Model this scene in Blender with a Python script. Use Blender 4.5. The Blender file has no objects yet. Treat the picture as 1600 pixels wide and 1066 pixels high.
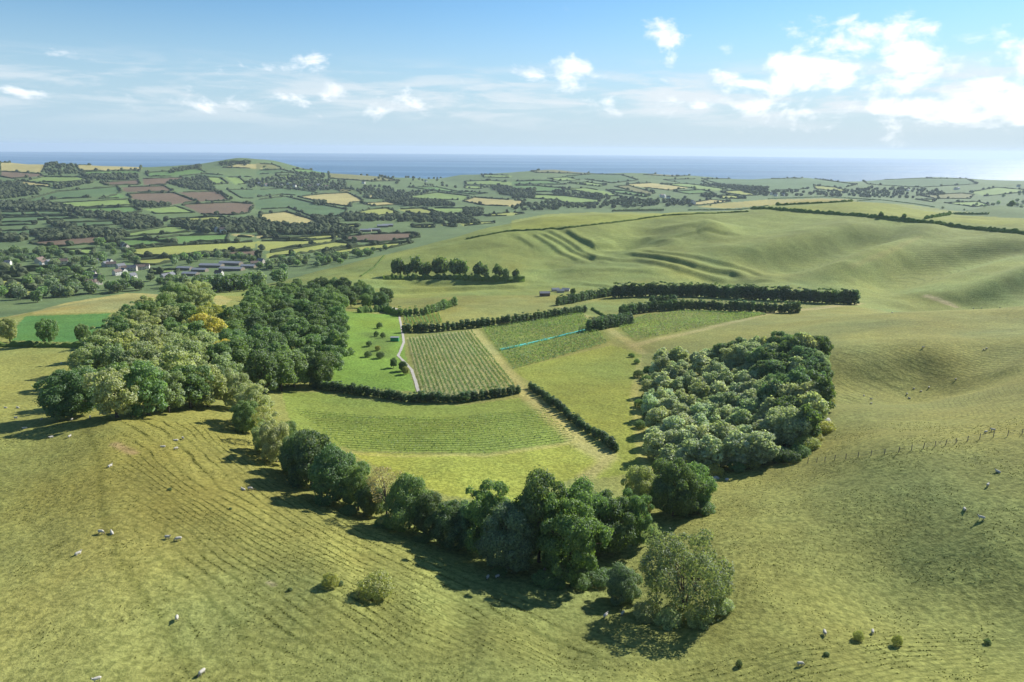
import bpy, math, random
import numpy as np
from mathutils import Vector, Matrix
R = math.radians
scn = bpy.context.scene
COL = scn.collection
random.seed(7)
rng = np.random.default_rng(11)

# ------------------------------------------------------------------ camera
F = 1067.0                      # focal length in pixels of a 1600 px wide picture
CAMZ = 220.0
PITCH, ROLL = R(15.73), R(0.466)
f_ = np.array([0, math.cos(PITCH), -math.sin(PITCH)])
r0 = np.array([1.0, 0, 0]); u0 = np.array([0, math.sin(PITCH), math.cos(PITCH)])
r_ = r0*math.cos(ROLL) + u0*math.sin(ROLL)
u_ = -r0*math.sin(ROLL) + u0*math.cos(ROLL)
cam_d = bpy.data.cameras.new('camera'); cam = bpy.data.objects.new('camera', cam_d); COL.objects.link(cam)
M = Matrix.Identity(4)
for i in range(3):
    M[i][0] = r_[i]; M[i][1] = u_[i]; M[i][2] = -f_[i]
M[2][3] = CAMZ
cam.matrix_world = M
cam_d.sensor_width = 36.0; cam_d.lens = 36.0*F/1600.0
cam_d.clip_start = 0.5; cam_d.clip_end = 120000
scn.camera = cam

# ------------------------------------------------------------------ light
SUN_AZ, SUN_EL = R(49), R(32)          # azimuth measured from the view direction towards the right
SUN_STRENGTH, SKY_STRENGTH, EXPOSURE = 4.9, 0.090, 0.66
HAZE_DENSITY = 5.2e-5
sun_dir = Vector((math.sin(SUN_AZ)*math.cos(SUN_EL), math.cos(SUN_AZ)*math.cos(SUN_EL), math.sin(SUN_EL)))
sd = bpy.data.lights.new('sun', 'SUN'); sd.energy = SUN_STRENGTH; sd.angle = R(0.5); sd.color = (1.0, 0.965, 0.90)
sun = bpy.data.objects.new('sun', sd); COL.objects.link(sun)
sun.rotation_euler = (-sun_dir).to_track_quat('-Z', 'Y').to_euler(); sun.location = (0, 0, 900)

vs = scn.view_settings
vs.view_transform = 'Standard'; vs.look = 'None'; vs.gamma = 1; vs.exposure = EXPOSURE; vs.use_curve_mapping = False
scn.render.engine = 'CYCLES'
cy = scn.cycles
cy.max_bounces = 6; cy.diffuse_bounces = 3; cy.glossy_bounces = 2; cy.transmission_bounces = 3; cy.transparent_max_bounces = 4
cy.volume_bounces = 1; cy.use_denoising = True
cy.denoising_input_passes = 'RGB_ALBEDO_NORMAL'; cy.denoising_prefilter = 'ACCURATE'
cy.sample_clamp_indirect = 6

class NT:
    """small helper to write node trees"""
    def __init__(s, tree): s.t = tree; tree.nodes.clear()
    def n(s, kind, **kw):
        nd = s.t.nodes.new(kind)
        ins = kw.pop('ins', {})
        for k, v in kw.items(): setattr(nd, k, v)
        for k, v in ins.items():
            sock = nd.inputs[k]
            if hasattr(v, 'is_output') or isinstance(v, bpy.types.NodeSocket): s.t.links.new(v, sock)
            else: sock.default_value = v
        return nd
    def math(s, op, a, b=0.0, c=0.0, clamp=False):
        return s.n('ShaderNodeMath', operation=op, use_clamp=clamp, ins={0: a, 1: b, 2: c}).outputs[0]
    def vmath(s, op, a, b=(0, 0, 0), c=(0, 0, 0)):
        nd = s.n('ShaderNodeVectorMath', operation=op, ins={0: a, 1: b})
        if op == 'MULTIPLY_ADD':
            nd.inputs[2].default_value = c
        return nd.outputs['Value'] if op in ('LENGTH', 'DOT_PRODUCT', 'DISTANCE') else nd.outputs[0]
    def mrange(s, v, a, b, c=0.0, d=1.0, smooth=True):
        return s.n('ShaderNodeMapRange', interpolation_type='SMOOTHSTEP' if smooth else 'LINEAR',
                   ins={'Value': v, 'From Min': a, 'From Max': b, 'To Min': c, 'To Max': d}).outputs[0]
    def noise(s, vec, scale, detail=4, rough=0.55, dist=0.0):
        return s.n('ShaderNodeTexNoise', ins={'Vector': vec, 'Scale': scale, 'Detail': detail, 'Roughness': rough, 'Distortion': dist}).outputs[0]
    def mix(s, fac, a, b, blend='MIX'):
        nd = s.n('ShaderNodeMix', data_type='RGBA', blend_type=blend)
        for k, v in ((0, fac), (6, a), (7, b)):
            if isinstance(v, bpy.types.NodeSocket): s.t.links.new(v, nd.inputs[k])
            else: nd.inputs[k].default_value = v
        return nd.outputs[2]
    def link(s, a, b): s.t.links.new(a, b)

def pix_dir(u, v):
    d = f_[None, :] + np.atleast_1d((np.asarray(u, float)-800)/F)[:, None]*r_[None, :] - np.atleast_1d((np.asarray(v, float)-533)/F)[:, None]*u_[None, :]
    return d

def make_world():
    w = bpy.data.worlds.new('World'); scn.world = w; w.use_nodes = True
    t = NT(w.node_tree)
    sky = t.n('ShaderNodeTexSky', sky_type='NISHITA', sun_disc=False, sun_elevation=SUN_EL, sun_rotation=SUN_AZ,
              altitude=220, air_density=1.0, dust_density=0.15, ozone_density=2.5)
    skyc = t.vmath('MULTIPLY', sky.outputs[0], (.60, .82, .93))          # clear maritime air
    co = t.n('ShaderNodeTexCoord').outputs['Generated']
    sep = t.n('ShaderNodeSeparateXYZ', ins={0: co})
    az = t.math('ARCTAN2', sep.outputs[0], sep.outputs[1])
    el = t.math('ARCSINE', sep.outputs[2])
    p = t.n('ShaderNodeCombineXYZ', ins={0: az, 1: el, 2: 0.0}).outputs[0]
    # cumulus: ellipses (picture position, half sizes) whose edges are broken up by noise
    blobs = [(1300, 85, 135, 42, 1.0), (1235, 105, 75, 42, 1.0), (1375, 48, 90, 24, .95), (1400, 115, 85, 36, 1.0), (1500, 105, 40, 26, .8),
             (1545, 125, 85, 50, 1.0), (1600, 110, 45, 40, 1.0), (1580, 155, 70, 40, .9), (1165, 132, 75, 20, .85), (1036, 66, 34, 26, .9), (868, 116, 66, 27, .95), (835, 118, 36, 18, .7),
             (1042, 118, 26, 15, .55), (440, 104, 66, 18, .85), (440, 124, 50, 10, .65), (98, 84, 40, 14, .7), (158, 97, 26, 13, .7),
             (345, 116, 32, 15, .6), (312, 92, 24, 9, .55), (300, 112, 20, 9, .5), (143, 74, 12, 9, .5), (297, 130, 14, 8, .5), (675, 150, 26, 9, .7), (632, 142, 22, 14, .55), (910, 18, 40, 14, .45),
             (1180, 165, 220, 16, .7), (940, 158, 90, 9, .6), (1330, 170, 200, 26, .8), (1500, 185, 170, 28, .75), (330, 165, 110, 16, .62), (520, 150, 190, 24, .62), (600, 178, 60, 18, .6), (60, 145, 110, 9, .5), (150, 162, 60, 7, .4)]
    m = None
    for (u, v, ru, rv, s) in blobs:
        s *= .86 if u < 1100 else 1.07
        d = pix_dir([u], [v])[0]; d /= np.linalg.norm(d)
        a0, e0 = math.atan2(d[0], d[1]), math.asin(d[2])
        k = F*(1+((u-800)/F)**2)**0.5
        sx, sy = F/ru*(1+((u-800)/F)**2), k/rv
        q = t.vmath('MULTIPLY_ADD', p, (sx, sy, 0), (-a0*sx, -e0*sy, 0))
        L = t.vmath('LENGTH', q)
        val = t.math('MULTIPLY_ADD', L, -s*0.62, s)
        m = val if m is None else t.math('MAXIMUM', m, val)
    nv = t.vmath('MULTIPLY', p, (1.0, 1.7, 1.0))
    n1 = t.noise(nv, 17.0, 9, .58, .25)
    n2 = t.noise(t.vmath('ADD', nv, (0.0075, 0.009, 0.0)), 17.0, 9, .58, .25)      # the same noise a little nearer the sun
    body = t.math('ADD', m, t.math('MULTIPLY_ADD', n1, 3.2, -1.60))
    dens = t.mrange(body, 0.38, 1.1)
    lit = t.mrange(t.math('SUBTRACT', n1, n2), -0.075, 0.035)
    thick = t.mrange(body, 0.9, 1.8)
    shade = t.math('MULTIPLY', thick, t.math('SUBTRACT', 1.0, lit), clamp=True)
    # thin high veil and flat layered streaks, everywhere round the horizon
    sv = t.vmath('MULTIPLY', p, (1.0, 7.0, 1.0))
    st = t.noise(sv, 6.5, 7, .6, .35)
    band = t.math('MULTIPLY', t.mrange(el, 0.015, 0.055), t.mrange(el, 0.125, 0.07))
    streak = t.math('MULTIPLY', t.mrange(st, 0.42, 0.62), band)
    veil = t.mrange(el, 0.20, 0.0, 0.0, 0.97)
    sunside = t.mrange(t.math('ABSOLUTE', t.math('SUBTRACT', az, SUN_AZ)), 1.5, 0.2, 0.15, 1.0)
    cloud_c = t.mix(shade, (8.6, 8.7, 8.8, 1), (4.3, 5.0, 5.7, 1))
    base = t.mix(veil, skyc, t.mix(sunside, (3.5, 4.8, 5.9, 1), (4.3, 5.2, 5.9, 1)))
    base = t.mix(t.math('MULTIPLY', streak, t.math('MULTIPLY_ADD', sunside, .45, .5)), base, (6.0, 6.5, 6.9, 1))
    c = t.mix(t.math('MULTIPLY', dens, 0.95), base, cloud_c)
    bg = t.n('ShaderNodeBackground', ins={0: c, 1: SKY_STRENGTH})
    o = t.n('ShaderNodeOutputWorld'); t.link(bg.outputs[0], o.inputs[0])
make_world()

# ------------------------------------------------------------------ helpers
def tag(o, label=None, cat=None, group=None, kind=None):
    if label: o['label'] = label
    if cat: o['category'] = cat
    if group: o['group'] = group
    if kind: o['kind'] = kind
    return o
def mesh_np(name, V, faces, smooth=True):
    """faces: list of arrays, each (n,3) or (n,4)"""
    me = bpy.data.meshes.new(name)
    V = np.asarray(V, np.float32)
    faces = [np.asarray(f, np.int32) for f in faces if len(f)]
    me.vertices.add(len(V)); me.vertices.foreach_set('co', V.ravel())
    nl = sum(f.size for f in faces); npoly = sum(len(f) for f in faces)
    me.loops.add(nl); me.loops.foreach_set('vertex_index', np.concatenate([f.ravel() for f in faces]))
    me.polygons.add(npoly)
    tot = np.concatenate([np.full(len(f), f.shape[1], np.int32) for f in faces])
    start = np.concatenate([[0], np.cumsum(tot)[:-1]]).astype(np.int32)
    me.polygons.foreach_set('loop_start', start)
    me.polygons.foreach_set('use_smooth', np.full(npoly, smooth, bool))
    me.update(calc_edges=True)
    return me
def obj(name, me, mat=None, parent=None):
    o = bpy.data.objects.new(name, me); COL.objects.link(o)
    if mat is not None and me is not None and not me.materials: me.materials.append(mat)
    if parent is not None: o.parent = parent
    return o
def empty(name, loc):
    o = bpy.data.objects.new(name, None); COL.objects.link(o); o.location = loc; o.empty_display_size = 0.5
    return o
def copy_to(src, parent=None):
    c = src.copy(); COL.objects.link(c); c.parent = parent
    return c
def nth(i):
    w = ['first', 'second', 'third', 'fourth', 'fifth', 'sixth', 'seventh', 'eighth', 'ninth', 'tenth', 'eleventh', 'twelfth']
    if i < len(w): return w[i]
    k = i+1
    return f"{k}{'th' if 10 <= k % 100 <= 20 else {1: 'st', 2: 'nd', 3: 'rd'}.get(k % 10, 'th')}"

def _hash(ix, iy, seed):
    h = (ix*374761393 + iy*668265263 + seed*1442695041) & 0xffffffff
    h = ((h ^ (h >> 13))*1274126177) & 0xffffffff
    return ((h ^ (h >> 16)) & 0xffffff)/float(0xffffff)
def vnoise(x, y, seed=0):
    x = np.asarray(x, float); y = np.asarray(y, float)
    ix = np.floor(x).astype(np.int64); iy = np.floor(y).astype(np.int64)
    fx = x-ix; fy = y-iy
    fx = fx*fx*(3-2*fx); fy = fy*fy*(3-2*fy)
    a = _hash(ix, iy, seed); b = _hash(ix+1, iy, seed); c = _hash(ix, iy+1, seed); d = _hash(ix+1, iy+1, seed)
    return (a*(1-fx)+b*fx)*(1-fy)+(c*(1-fx)+d*fx)*fy - .5
def fbm(x, y, seed=0, oct=4):
    s = 0; a = 1.0
    for k in range(oct):
        s = s + a*vnoise(np.asarray(x)*2**k, np.asarray(y)*2**k, seed+k); a *= .5
    return s
def inside(px, py, poly):
    poly = np.asarray(poly, float); n = len(poly)
    c = np.zeros(np.shape(px), bool); j = n-1
    for i in range(n):
        xi, yi = poly[i]; xj, yj = poly[j]
        if yi != yj:
            c ^= ((yi > py) != (yj > py)) & (px < (xj-xi)*(py-yi)/(yj-yi)+xi)
        j = i
    return c

# ------------------------------------------------------------------ terrain height
# survey points: (picture u, v, distance ahead in metres); the ray gives the height there
SURVEY = [
 # near spur and bowl
 (1050,1060,71.7),(1250,1020,75),(1400,1005,77),(1600,1000,76),(1600,1066,66),(1200,1066,70),
 (1000,960,89),(1000,1000,80),
 (1080,950,89),(1150,900,95),(1250,950,86),(1400,950,87),(1400,850,101),(1400,750,119),(1400,700,131),(1550,850,94),(1550,950,83),(1600,680,128),(1500,690,131),(1290,720,141),(1200,800,118),(1250,850,104),
 (110,640,168),(0,600,200),(0,545,263),(140,540,270),(300,640,173),(330,600,211),(200,560,245),(400,600,226),(300,500,354),(150,500,340),(200,464,440),(0,500,358),(350,466,450),(100,478,403),(450,480,450),
 # right spur, combe and shoulder
 (1350,640,183),(1500,640,173),(1600,620,166),(1330,600,224),(1440,598,217),(1560,575,213),(1600,560,212),(1320,555,246),(1450,545,243),(1580,540,234),(1350,520,283),(1500,510,283),(1600,500,290),(1600,479,329),(1500,484,339),(1390,489,353),
 (1200,500,385),(1100,520,336),(1000,545,299),(1250,530,288),(1490,474,501),(1440,465,523),(1350,470,495),(1250,487,425),
 # plantation and valley floor
 (1090,745,146),(1270,720,146),(1000,650,198),(1010,560,281),(1290,640,191),(1150,650,198),(1060,805,124),(950,720,159),(700,740,147),(550,700,166),(460,640,201),(450,610,226),(700,680,180),(700,620,224),(850,620,223),(700,540,315),(850,560,287),(560,540,311),
 (640,495,410),(540,490,411),(850,480,441),(950,500,390),(1000,470,484),(850,460,521),(700,465,505),(570,470,493),(700,455,550),(700,435,611),(600,440,590),
 # lynchet hill
 (430,440,674),(500,425,672),(580,405,716),(650,390,738),(700,375,781),(760,356,836),(850,339,874),(950,335,896),(1080,331,920),(650,420,650),(850,400,692),(850,430,617),(1000,440,584),(1000,400,685),(1000,365,790),(1150,430,611),(1200,440,579),(1150,380,737),(1200,345,840),
 (1300,450,551),(1300,400,665),(1300,350,800),(1450,440,568),(1450,400,652),(1450,360,735),(1600,440,542),(1600,400,626),(1600,370,679),(1200,325,957),(1250,313,1077),(1400,330,885),(1400,320,987),(1550,345,790),(1600,355,718),(1600,341,850),(1550,322,1330),
 # village and far vale
 (50,450,733),(200,440,790),(100,420,905),(300,410,994),(100,400,1060),(300,390,1155),(450,400,1050),(560,390,1124),(100,370,1305),(350,370,1350),(600,365,1400),(740,350,1600),(100,340,1630),(400,340,1735),(600,340,1780),(900,325,2100),
 (100,315,1910),(300,315,2050),(500,315,2280),(700,310,2490),(900,310,2500),(1100,310,2400),(100,295,2145),(300,295,2370),(500,295,2780),(700,295,2960),(900,295,2700),(1100,295,2870),(1300,300,2800),(1500,305,2750),
 (0,275,2390),(200,275,2560),(400,275,2880),(0,260,2740),(0,252,3000),(100,257,2860),(200,262,2970),(300,258,3170),(370,247,3280),(430,250.5,3330),(500,268,3380),(550,272,3460),(650,278,3550),(720,274,3900),(860,266,4000),(1000,271,4000),(1100,277,4000),(1180,281,4050),(1250,278,4200),
 (1310,284,4080),(1400,280,4250),(1480,278,4370),(1540,285,4250),(1600,284,4180),(700,285,3500),(900,280,3420),(1100,287,3440)]
# ground the ridges hide: (picture u, distance, metres below the camera)
HIDDEN = [(1500,420,104),(1500,470,110),(1600,400,100),(1390,420,99),(1600,470,106),(850,1050,120),(850,1300,150),(1080,1100,110),(1080,1300,145),(1250,1250,100),(1250,1500,145),(1450,1150,108),(1450,1500,150),(1600,1050,106),(1600,1600,150),
 (700,950,130),(700,1200,155),(580,850,138),(500,800,142),(0,480,122),(0,600,140),(100,520,122),(200,560,128),(350,570,120),(400,750,145),(-200,300,80),(-200,120,62),(-200,600,135),(-200,1500,165),(-200,3000,80),(1800,100,52),(1800,300,60),(1800,600,85),(1800,1100,100),(1800,2800,150),(1800,4300,160)]
for uu in (-200, 0, 200, 430, 650, 860, 1100, 1300, 1480, 1600, 1800):
    yc = float(np.interp(uu, [-200, 0, 430, 650, 860, 1480, 1800], [3000, 3000, 3330, 3600, 4000, 4370, 4300]))
    HIDDEN += [(uu, yc+750, 232), (uu, yc+1900, 245)]
for (x, y, H) in ((0, 20, 56), (0, 45, 60), (-40, 30, 56), (40, 30, 56), (-90, 40, 58), (90, 40, 55)):
    HIDDEN.append(('xy', x, y, H))
pts = []
sv = np.array(SURVEY, float)
for H_, L_ in ((59.5, [(150,860),(260,960),(350,1040)]), (60.5, [(200,760),(330,850),(450,930),(640,1050)]), (62, [(172,664),(270,735),(360,800),(530,885),(650,945),(760,995),(880,1052)]),
               (64, [(250,665),(330,735),(420,804),(560,885),(720,968),(880,1040)]), (66.5, [(345,690),(420,755),(520,808),(616,852),(800,935),(940,990)]), (69.5, [(450,735),(560,800),(650,830),(800,890),(900,905)]),
               (58.5, [(0,1066),(150,1066)]), (60, [(0,900)]), (61, [(60,800)]), (63.5, [(0,680)]), (62, [(80,720)])):     # the sheep tracks run level: points of one height
    for (a_, b_) in L_:
        dd_ = pix_dir([a_], [b_])[0]; sv = np.vstack([sv, [a_, b_, -H_/dd_[2]*dd_[1]]])
d = pix_dir(sv[:, 0], sv[:, 1])
tt = sv[:, 2]/d[:, 1]
pts = np.stack([d[:, 0]*tt, sv[:, 2], CAMZ+d[:, 2]*tt], 1)
hid = []
for h in HIDDEN:
    if h[0] == 'xy': hid.append((h[1], h[2], CAMZ-h[3]))
    else:
        depth = h[1]*math.cos(PITCH)+h[2]*math.sin(PITCH)
        hid.append(((h[0]-800)/F*depth, h[1], CAMZ-h[2]))
pts = np.vstack([pts, np.array(hid)])
def lp(x, y):
    return np.stack([np.arctan2(x, y)*2.2, np.log(np.hypot(x, y))], -1)
A = lp(pts[:, 0], pts[:, 1])
def tps(d2): return np.where(d2 > 1e-12, d2*np.log(np.maximum(d2, 1e-12)), 0)
n = len(A)
K = tps(((A[:, None]-A[None])**2).sum(-1)) + np.eye(n)*2e-4
Pm = np.hstack([np.ones((n, 1)), A])
Msys = np.block([[K, Pm], [Pm.T, np.zeros((3, 3))]])
sol = np.linalg.solve(Msys, np.concatenate([pts[:, 2], np.zeros(3)]))
def base_h(x, y):
    B = lp(x, y); out = np.empty(len(B))
    for s in range(0, len(B), 20000):
        b = B[s:s+20000]
        out[s:s+20000] = tps(((b[:, None]-A[None])**2).sum(-1)) @ sol[:n] + sol[n] + b @ sol[n+1:]
    return out
rad = [6.0]
while rad[-1] < 7000:
    r = rad[-1]
    if r < 55: s = 2.0
    elif r < 300: s = r*0.0062
    elif r < 540: s = 2.2
    elif r < 960: s = 2.9
    else: s = r*0.0095
    rad.append(r+s)
rad = np.array(rad)
th = np.concatenate([np.arange(-64, -41, 1.0), np.arange(-41, 0.5, 0.15), np.arange(0.5, 22, 0.09), np.arange(22, 41.001, .15), np.arange(42, 65, 1.0)])*math.pi/180
NR, NTH = len(rad), len(th)
RR, TT = np.meshgrid(rad, th, indexing='ij')
GX, GY = RR*np.sin(TT), RR*np.cos(TT)
# coarse evaluation of the survey surface, then bilinear refinement
rc = np.exp(np.linspace(math.log(5.9), math.log(7100), 330)); tc = np.linspace(th[0]-.01, th[-1]+.01, 300)
RC, TC = np.meshgrid(rc, tc, indexing='ij')
ZC = base_h((RC*np.sin(TC)).ravel(), (RC*np.cos(TC)).ravel()).reshape(RC.shape)
def cubic_axis(Z, idx):
    i = np.clip(np.floor(idx).astype(int), 1, Z.shape[0]-3); f = (idx-i)[:, None]
    a, b, c, e = Z[i-1], Z[i], Z[i+1], Z[i+2]
    return b+.5*f*(c-a+f*(2*a-5*b+4*c-e+f*(3*(b-c)+e-a)))
ri = np.interp(np.log(rad), np.log(rc), np.arange(len(rc)))
ti = np.interp(th, tc, np.arange(len(tc)))
GZ = cubic_axis(cubic_axis(ZC, ri).T, ti).T.copy()

def hgt(x, y):
    x = np.asarray(x, float); y = np.asarray(y, float)
    a = np.interp(np.hypot(x, y), rad, np.arange(NR)); b = np.interp(np.arctan2(x, y), th, np.arange(NTH))
    i = np.clip(a.astype(int), 0, NR-2); j = np.clip(b.astype(int), 0, NTH-2); fa = a-i; fb = b-j
    return (GZ[i, j]*(1-fa)+GZ[i+1, j]*fa)*(1-fb)+(GZ[i, j+1]*(1-fa)+GZ[i+1, j+1]*fa)*fb
_steps = np.exp(np.linspace(math.log(45), math.log(6900), 1500))
def ground(u, v):
    """world points where the sight lines through picture points (u, v) meet the ground"""
    u = np.atleast_1d(np.asarray(u, float)); v = np.atleast_1d(np.asarray(v, float))
    d = pix_dir(u, v); d = d/np.hypot(d[:, 0], d[:, 1])[:, None]
    out = np.zeros((len(u), 3))
    for s in range(0, len(u), 400):
        dd = d[s:s+400]
        X = dd[:, 0:1]*_steps; Y = dd[:, 1:2]*_steps; Zr = CAMZ+dd[:, 2:3]*_steps
        g = Zr-hgt(X, Y)
        neg = g < 0
        k = np.where(neg.any(1), neg.argmax(1), len(_steps)-1); k = np.maximum(k, 1)
        ii = np.arange(len(dd)); g0 = g[ii, k-1]; g1 = g[ii, k]
        f = np.clip(g0/np.where(np.abs(g0-g1) < 1e-9, 1e-9, g0-g1), 0, 1)
        r = _steps[k-1]+(_steps[k]-_steps[k-1])*f
        out[s:s+400, 0] = dd[:, 0]*r; out[s:s+400, 1] = dd[:, 1]*r
    out[:, 2] = hgt(out[:, 0], out[:, 1])
    return out
def G(lst):
    a = np.array(lst, float); return ground(a[:, 0], a[:, 1])

def crop(o, lst): return [(o+x/3.8075, 220+y/3.8075) for x, y in lst]

def poly_dist(X, Y, line):
    """distance to a polyline and the side (positive = left of its direction)"""
    best = np.full(X.shape, 1e9); side = np.zeros(X.shape); tpos = np.zeros(X.shape)
    for (a, b) in zip(line[:-1], line[1:]):
        ex, ey = b[0]-a[0], b[1]-a[1]; L2 = ex*ex+ey*ey+1e-9
        t = np.clip(((X-a[0])*ex+(Y-a[1])*ey)/L2, 0, 1)
        dx, dy = X-a[0]-t*ex, Y-a[1]-t*ey
        d2 = np.hypot(dx, dy); m = d2 < best
        best = np.where(m, d2, best); side = np.where(m, (ex*(Y-a[1])-ey*(X-a[0]))/math.sqrt(L2), side)
    return best, side
def relief(line, fn, reach):
    L = G(line)[:, :2]
    lo = L.min(0)-reach; hi = L.max(0)+reach
    m = (GX > lo[0]) & (GX < hi[0]) & (GY > lo[1]) & (GY < hi[1])
    if not m.any(): return
    d, s = poly_dist(GX[m], GY[m], L)
    # soften the two ends
    e = np.minimum(np.hypot(GX[m]-L[0, 0], GY[m]-L[0, 1]), np.hypot(GX[m]-L[-1, 0], GY[m]-L[-1, 1]))
    GZ[m] += fn(d, s)*np.clip(e/(reach*.5), 0, 1)
def bank(line, A, w=3.0, s=14.0):      # a step down towards the right-hand side of the line (lines run left to right)
    relief(line, lambda d, sd: A*np.tanh(sd/w)*np.exp(-(d/s)**2), s*2.2)
def ridge(line, A, s):
    relief(line, lambda d, sd: A*np.exp(-(d/s)**2), s*2.4)
def spur(line, A, s):                  # a nose of land that swells from the shoulder and runs out on the valley floor
    L = G(line)[:, :2]; seg = np.linalg.norm(np.diff(L, axis=0), axis=1); cum = np.concatenate([[0], np.cumsum(seg)])
    m = (GX > L[:, 0].min()-3*s) & (GX < L[:, 0].max()+3*s) & (GY > L[:, 1].min()-3*s) & (GY < L[:, 1].max()+3*s)
    X, Y = GX[m], GY[m]; best = np.full(X.shape, 1e9); tb = np.zeros(X.shape)
    for i in range(len(L)-1):
        e = L[i+1]-L[i]; t = np.clip(((X-L[i, 0])*e[0]+(Y-L[i, 1])*e[1])/(e @ e), 0, 1)
        d = np.hypot(X-L[i, 0]-t*e[0], Y-L[i, 1]-t*e[1]); k = d < best
        best[k] = d[k]; tb[k] = ((cum[i]+t*seg[i])/cum[-1])[k]
    GZ[m] += A*np.exp(-np.abs(best/s)**1.7)*np.sin(np.pi*np.clip(tb, 0, 1)**.75)
# spurs, hollows and lynchets of the downland behind the vineyard
for l, A_, s_ in (([(1475,350),(1436,370),(1380,395),(1331,417),(1260,442)], 11, 24), ([(1660,378),(1600,405),(1530,430),(1476,446),(1410,468)], 9, 20), ([(1690,405),(1600,435),(1550,452),(1500,470)], 7, 15),
                  ([(1150,352),(1090,372),(1040,392)], 5, 24)):
    spur(l, A_, s_)
for l, A_, w_, s_ in (([(1130,424),(1170,412),(1250,395),(1330,374),(1420,352)], 14, 20, 60), ([(1290,446),(1330,436),(1410,414),(1500,400),(1660,378)], 9.5, 17, 48), ([(1450,478),(1480,472),(1560,455),(1680,428)], 6, 11, 30), ([(905,382),(960,376),(1015,368)], 4, 12, 32)):
    bank(l, A_, w_, s_)
for l, A_, s_ in (
                  ([(925,378),(1015,372)], -7, 30), ([(1025,388),(1060,362),(1100,353),(1130,368)], 6, 20), ([(860,420),(960,425),(1050,428)], 2.5, 22)):
    ridge(l, A_, s_)
for l, A_, w_, s_ in (([(805,368),(822,378),(837,388)], 1.0, 1.6, 7), ([(829,364),(866,388),(905,408)], 1.3, 1.6, 7), ([(842,363),(887,388),(934,407)], 1.6, 1.6, 7), ([(854,360),(897,385),(931,402),(968,405)], 1.7, 1.7, 7),
              ([(881,359),(905,375),(929,387),(968,388)], 2.2, 2.2, 8), ([(968,396),(1023,401),(1089,417),(1141,427),(1173,438)], 2.8, 2.6, 13), ([(994,392),(1063,398),(1128,412),(1173,425),(1194,433)], 1.7, 2.2, 9),
              ([(984,404),(1063,421),(1149,443)], 2.2, 3, 11), ([(560,444),(640,441),(815,441)], 2.0, 3, 12), ([(560,454),(700,451),(830,449)], 1.8, 3, 12), ([(900,444),(985,452)], 1.2, 2, 8),
              ([(1040,373),(1100,360),(1140,367)], 1.3, 2.5, 9), ([(860,425),(950,420),(1040,428)], .9, 3, 12)):
    bank(l, A_*.9, w_*1.15, s_*1.2)
# fold of the near combe on the right
ridge([(1330,612),(1440,606),(1570,572)], -3.0, 15)
bank([(1290,580),(1440,567),(1600,552)], 3.4, 9, 28)
# small unevenness everywhere
fade = np.clip((RR-20)/40, 0, 1)
GZ += fade*(fbm(GX/14, GY/14, 3)*np.where(RR > 520, .65, .42)*np.clip(1.6-RR/1000, 0.3, 1) + fbm(GX/70, GY/70, 9)*1.1*np.clip(RR/250, .25, 1.6)) + fbm(GX/330, GY/330, 21)*np.clip((RR-900)/900, 0, 1)*9
HZ = CAMZ-GZ

# ------------------------------------------------------------------ colours of the land (linear, from sRGB bytes seen in the picture)
def lin(c): 
    c = np.array(c, float)/255
    return np.where(c <= .04045, c/12.92, ((c+.055)/1.055)**2.4)
ALB = 0.72                                              # picture value -> base colour
def C(r, g, b): return lin((r, g, b))*ALB
GRASS = C(148, 150, 81)
VALLEY = C(138, 152, 70)
DOWN = C(144, 154, 82)
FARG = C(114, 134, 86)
PAL = dict(T=C(192, 180, 118), B=C(128, 109, 88), G1=C(142, 165, 92), G2=C(112, 145, 80), G3=C(102, 128, 84), Y=C(168, 174, 92), W=C(62, 82, 52), O=C(140, 140, 90), YB=C(150, 156, 74), TT=C(176, 166, 92))
FN = dict(T='stubble_field', B='ploughed_field', G1='pasture_field', G2='pasture_field', G3='crop_field', Y='hay_field', W='wood_floor', O='rough_field', YB='hill_field', TT='hill_field')
c1 = lambda *l: crop(0, l)
c2 = lambda *l: crop(400, l)
c3 = lambda *l: crop(800, l)
c4 = lambda *l: crop(1200, l)
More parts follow.
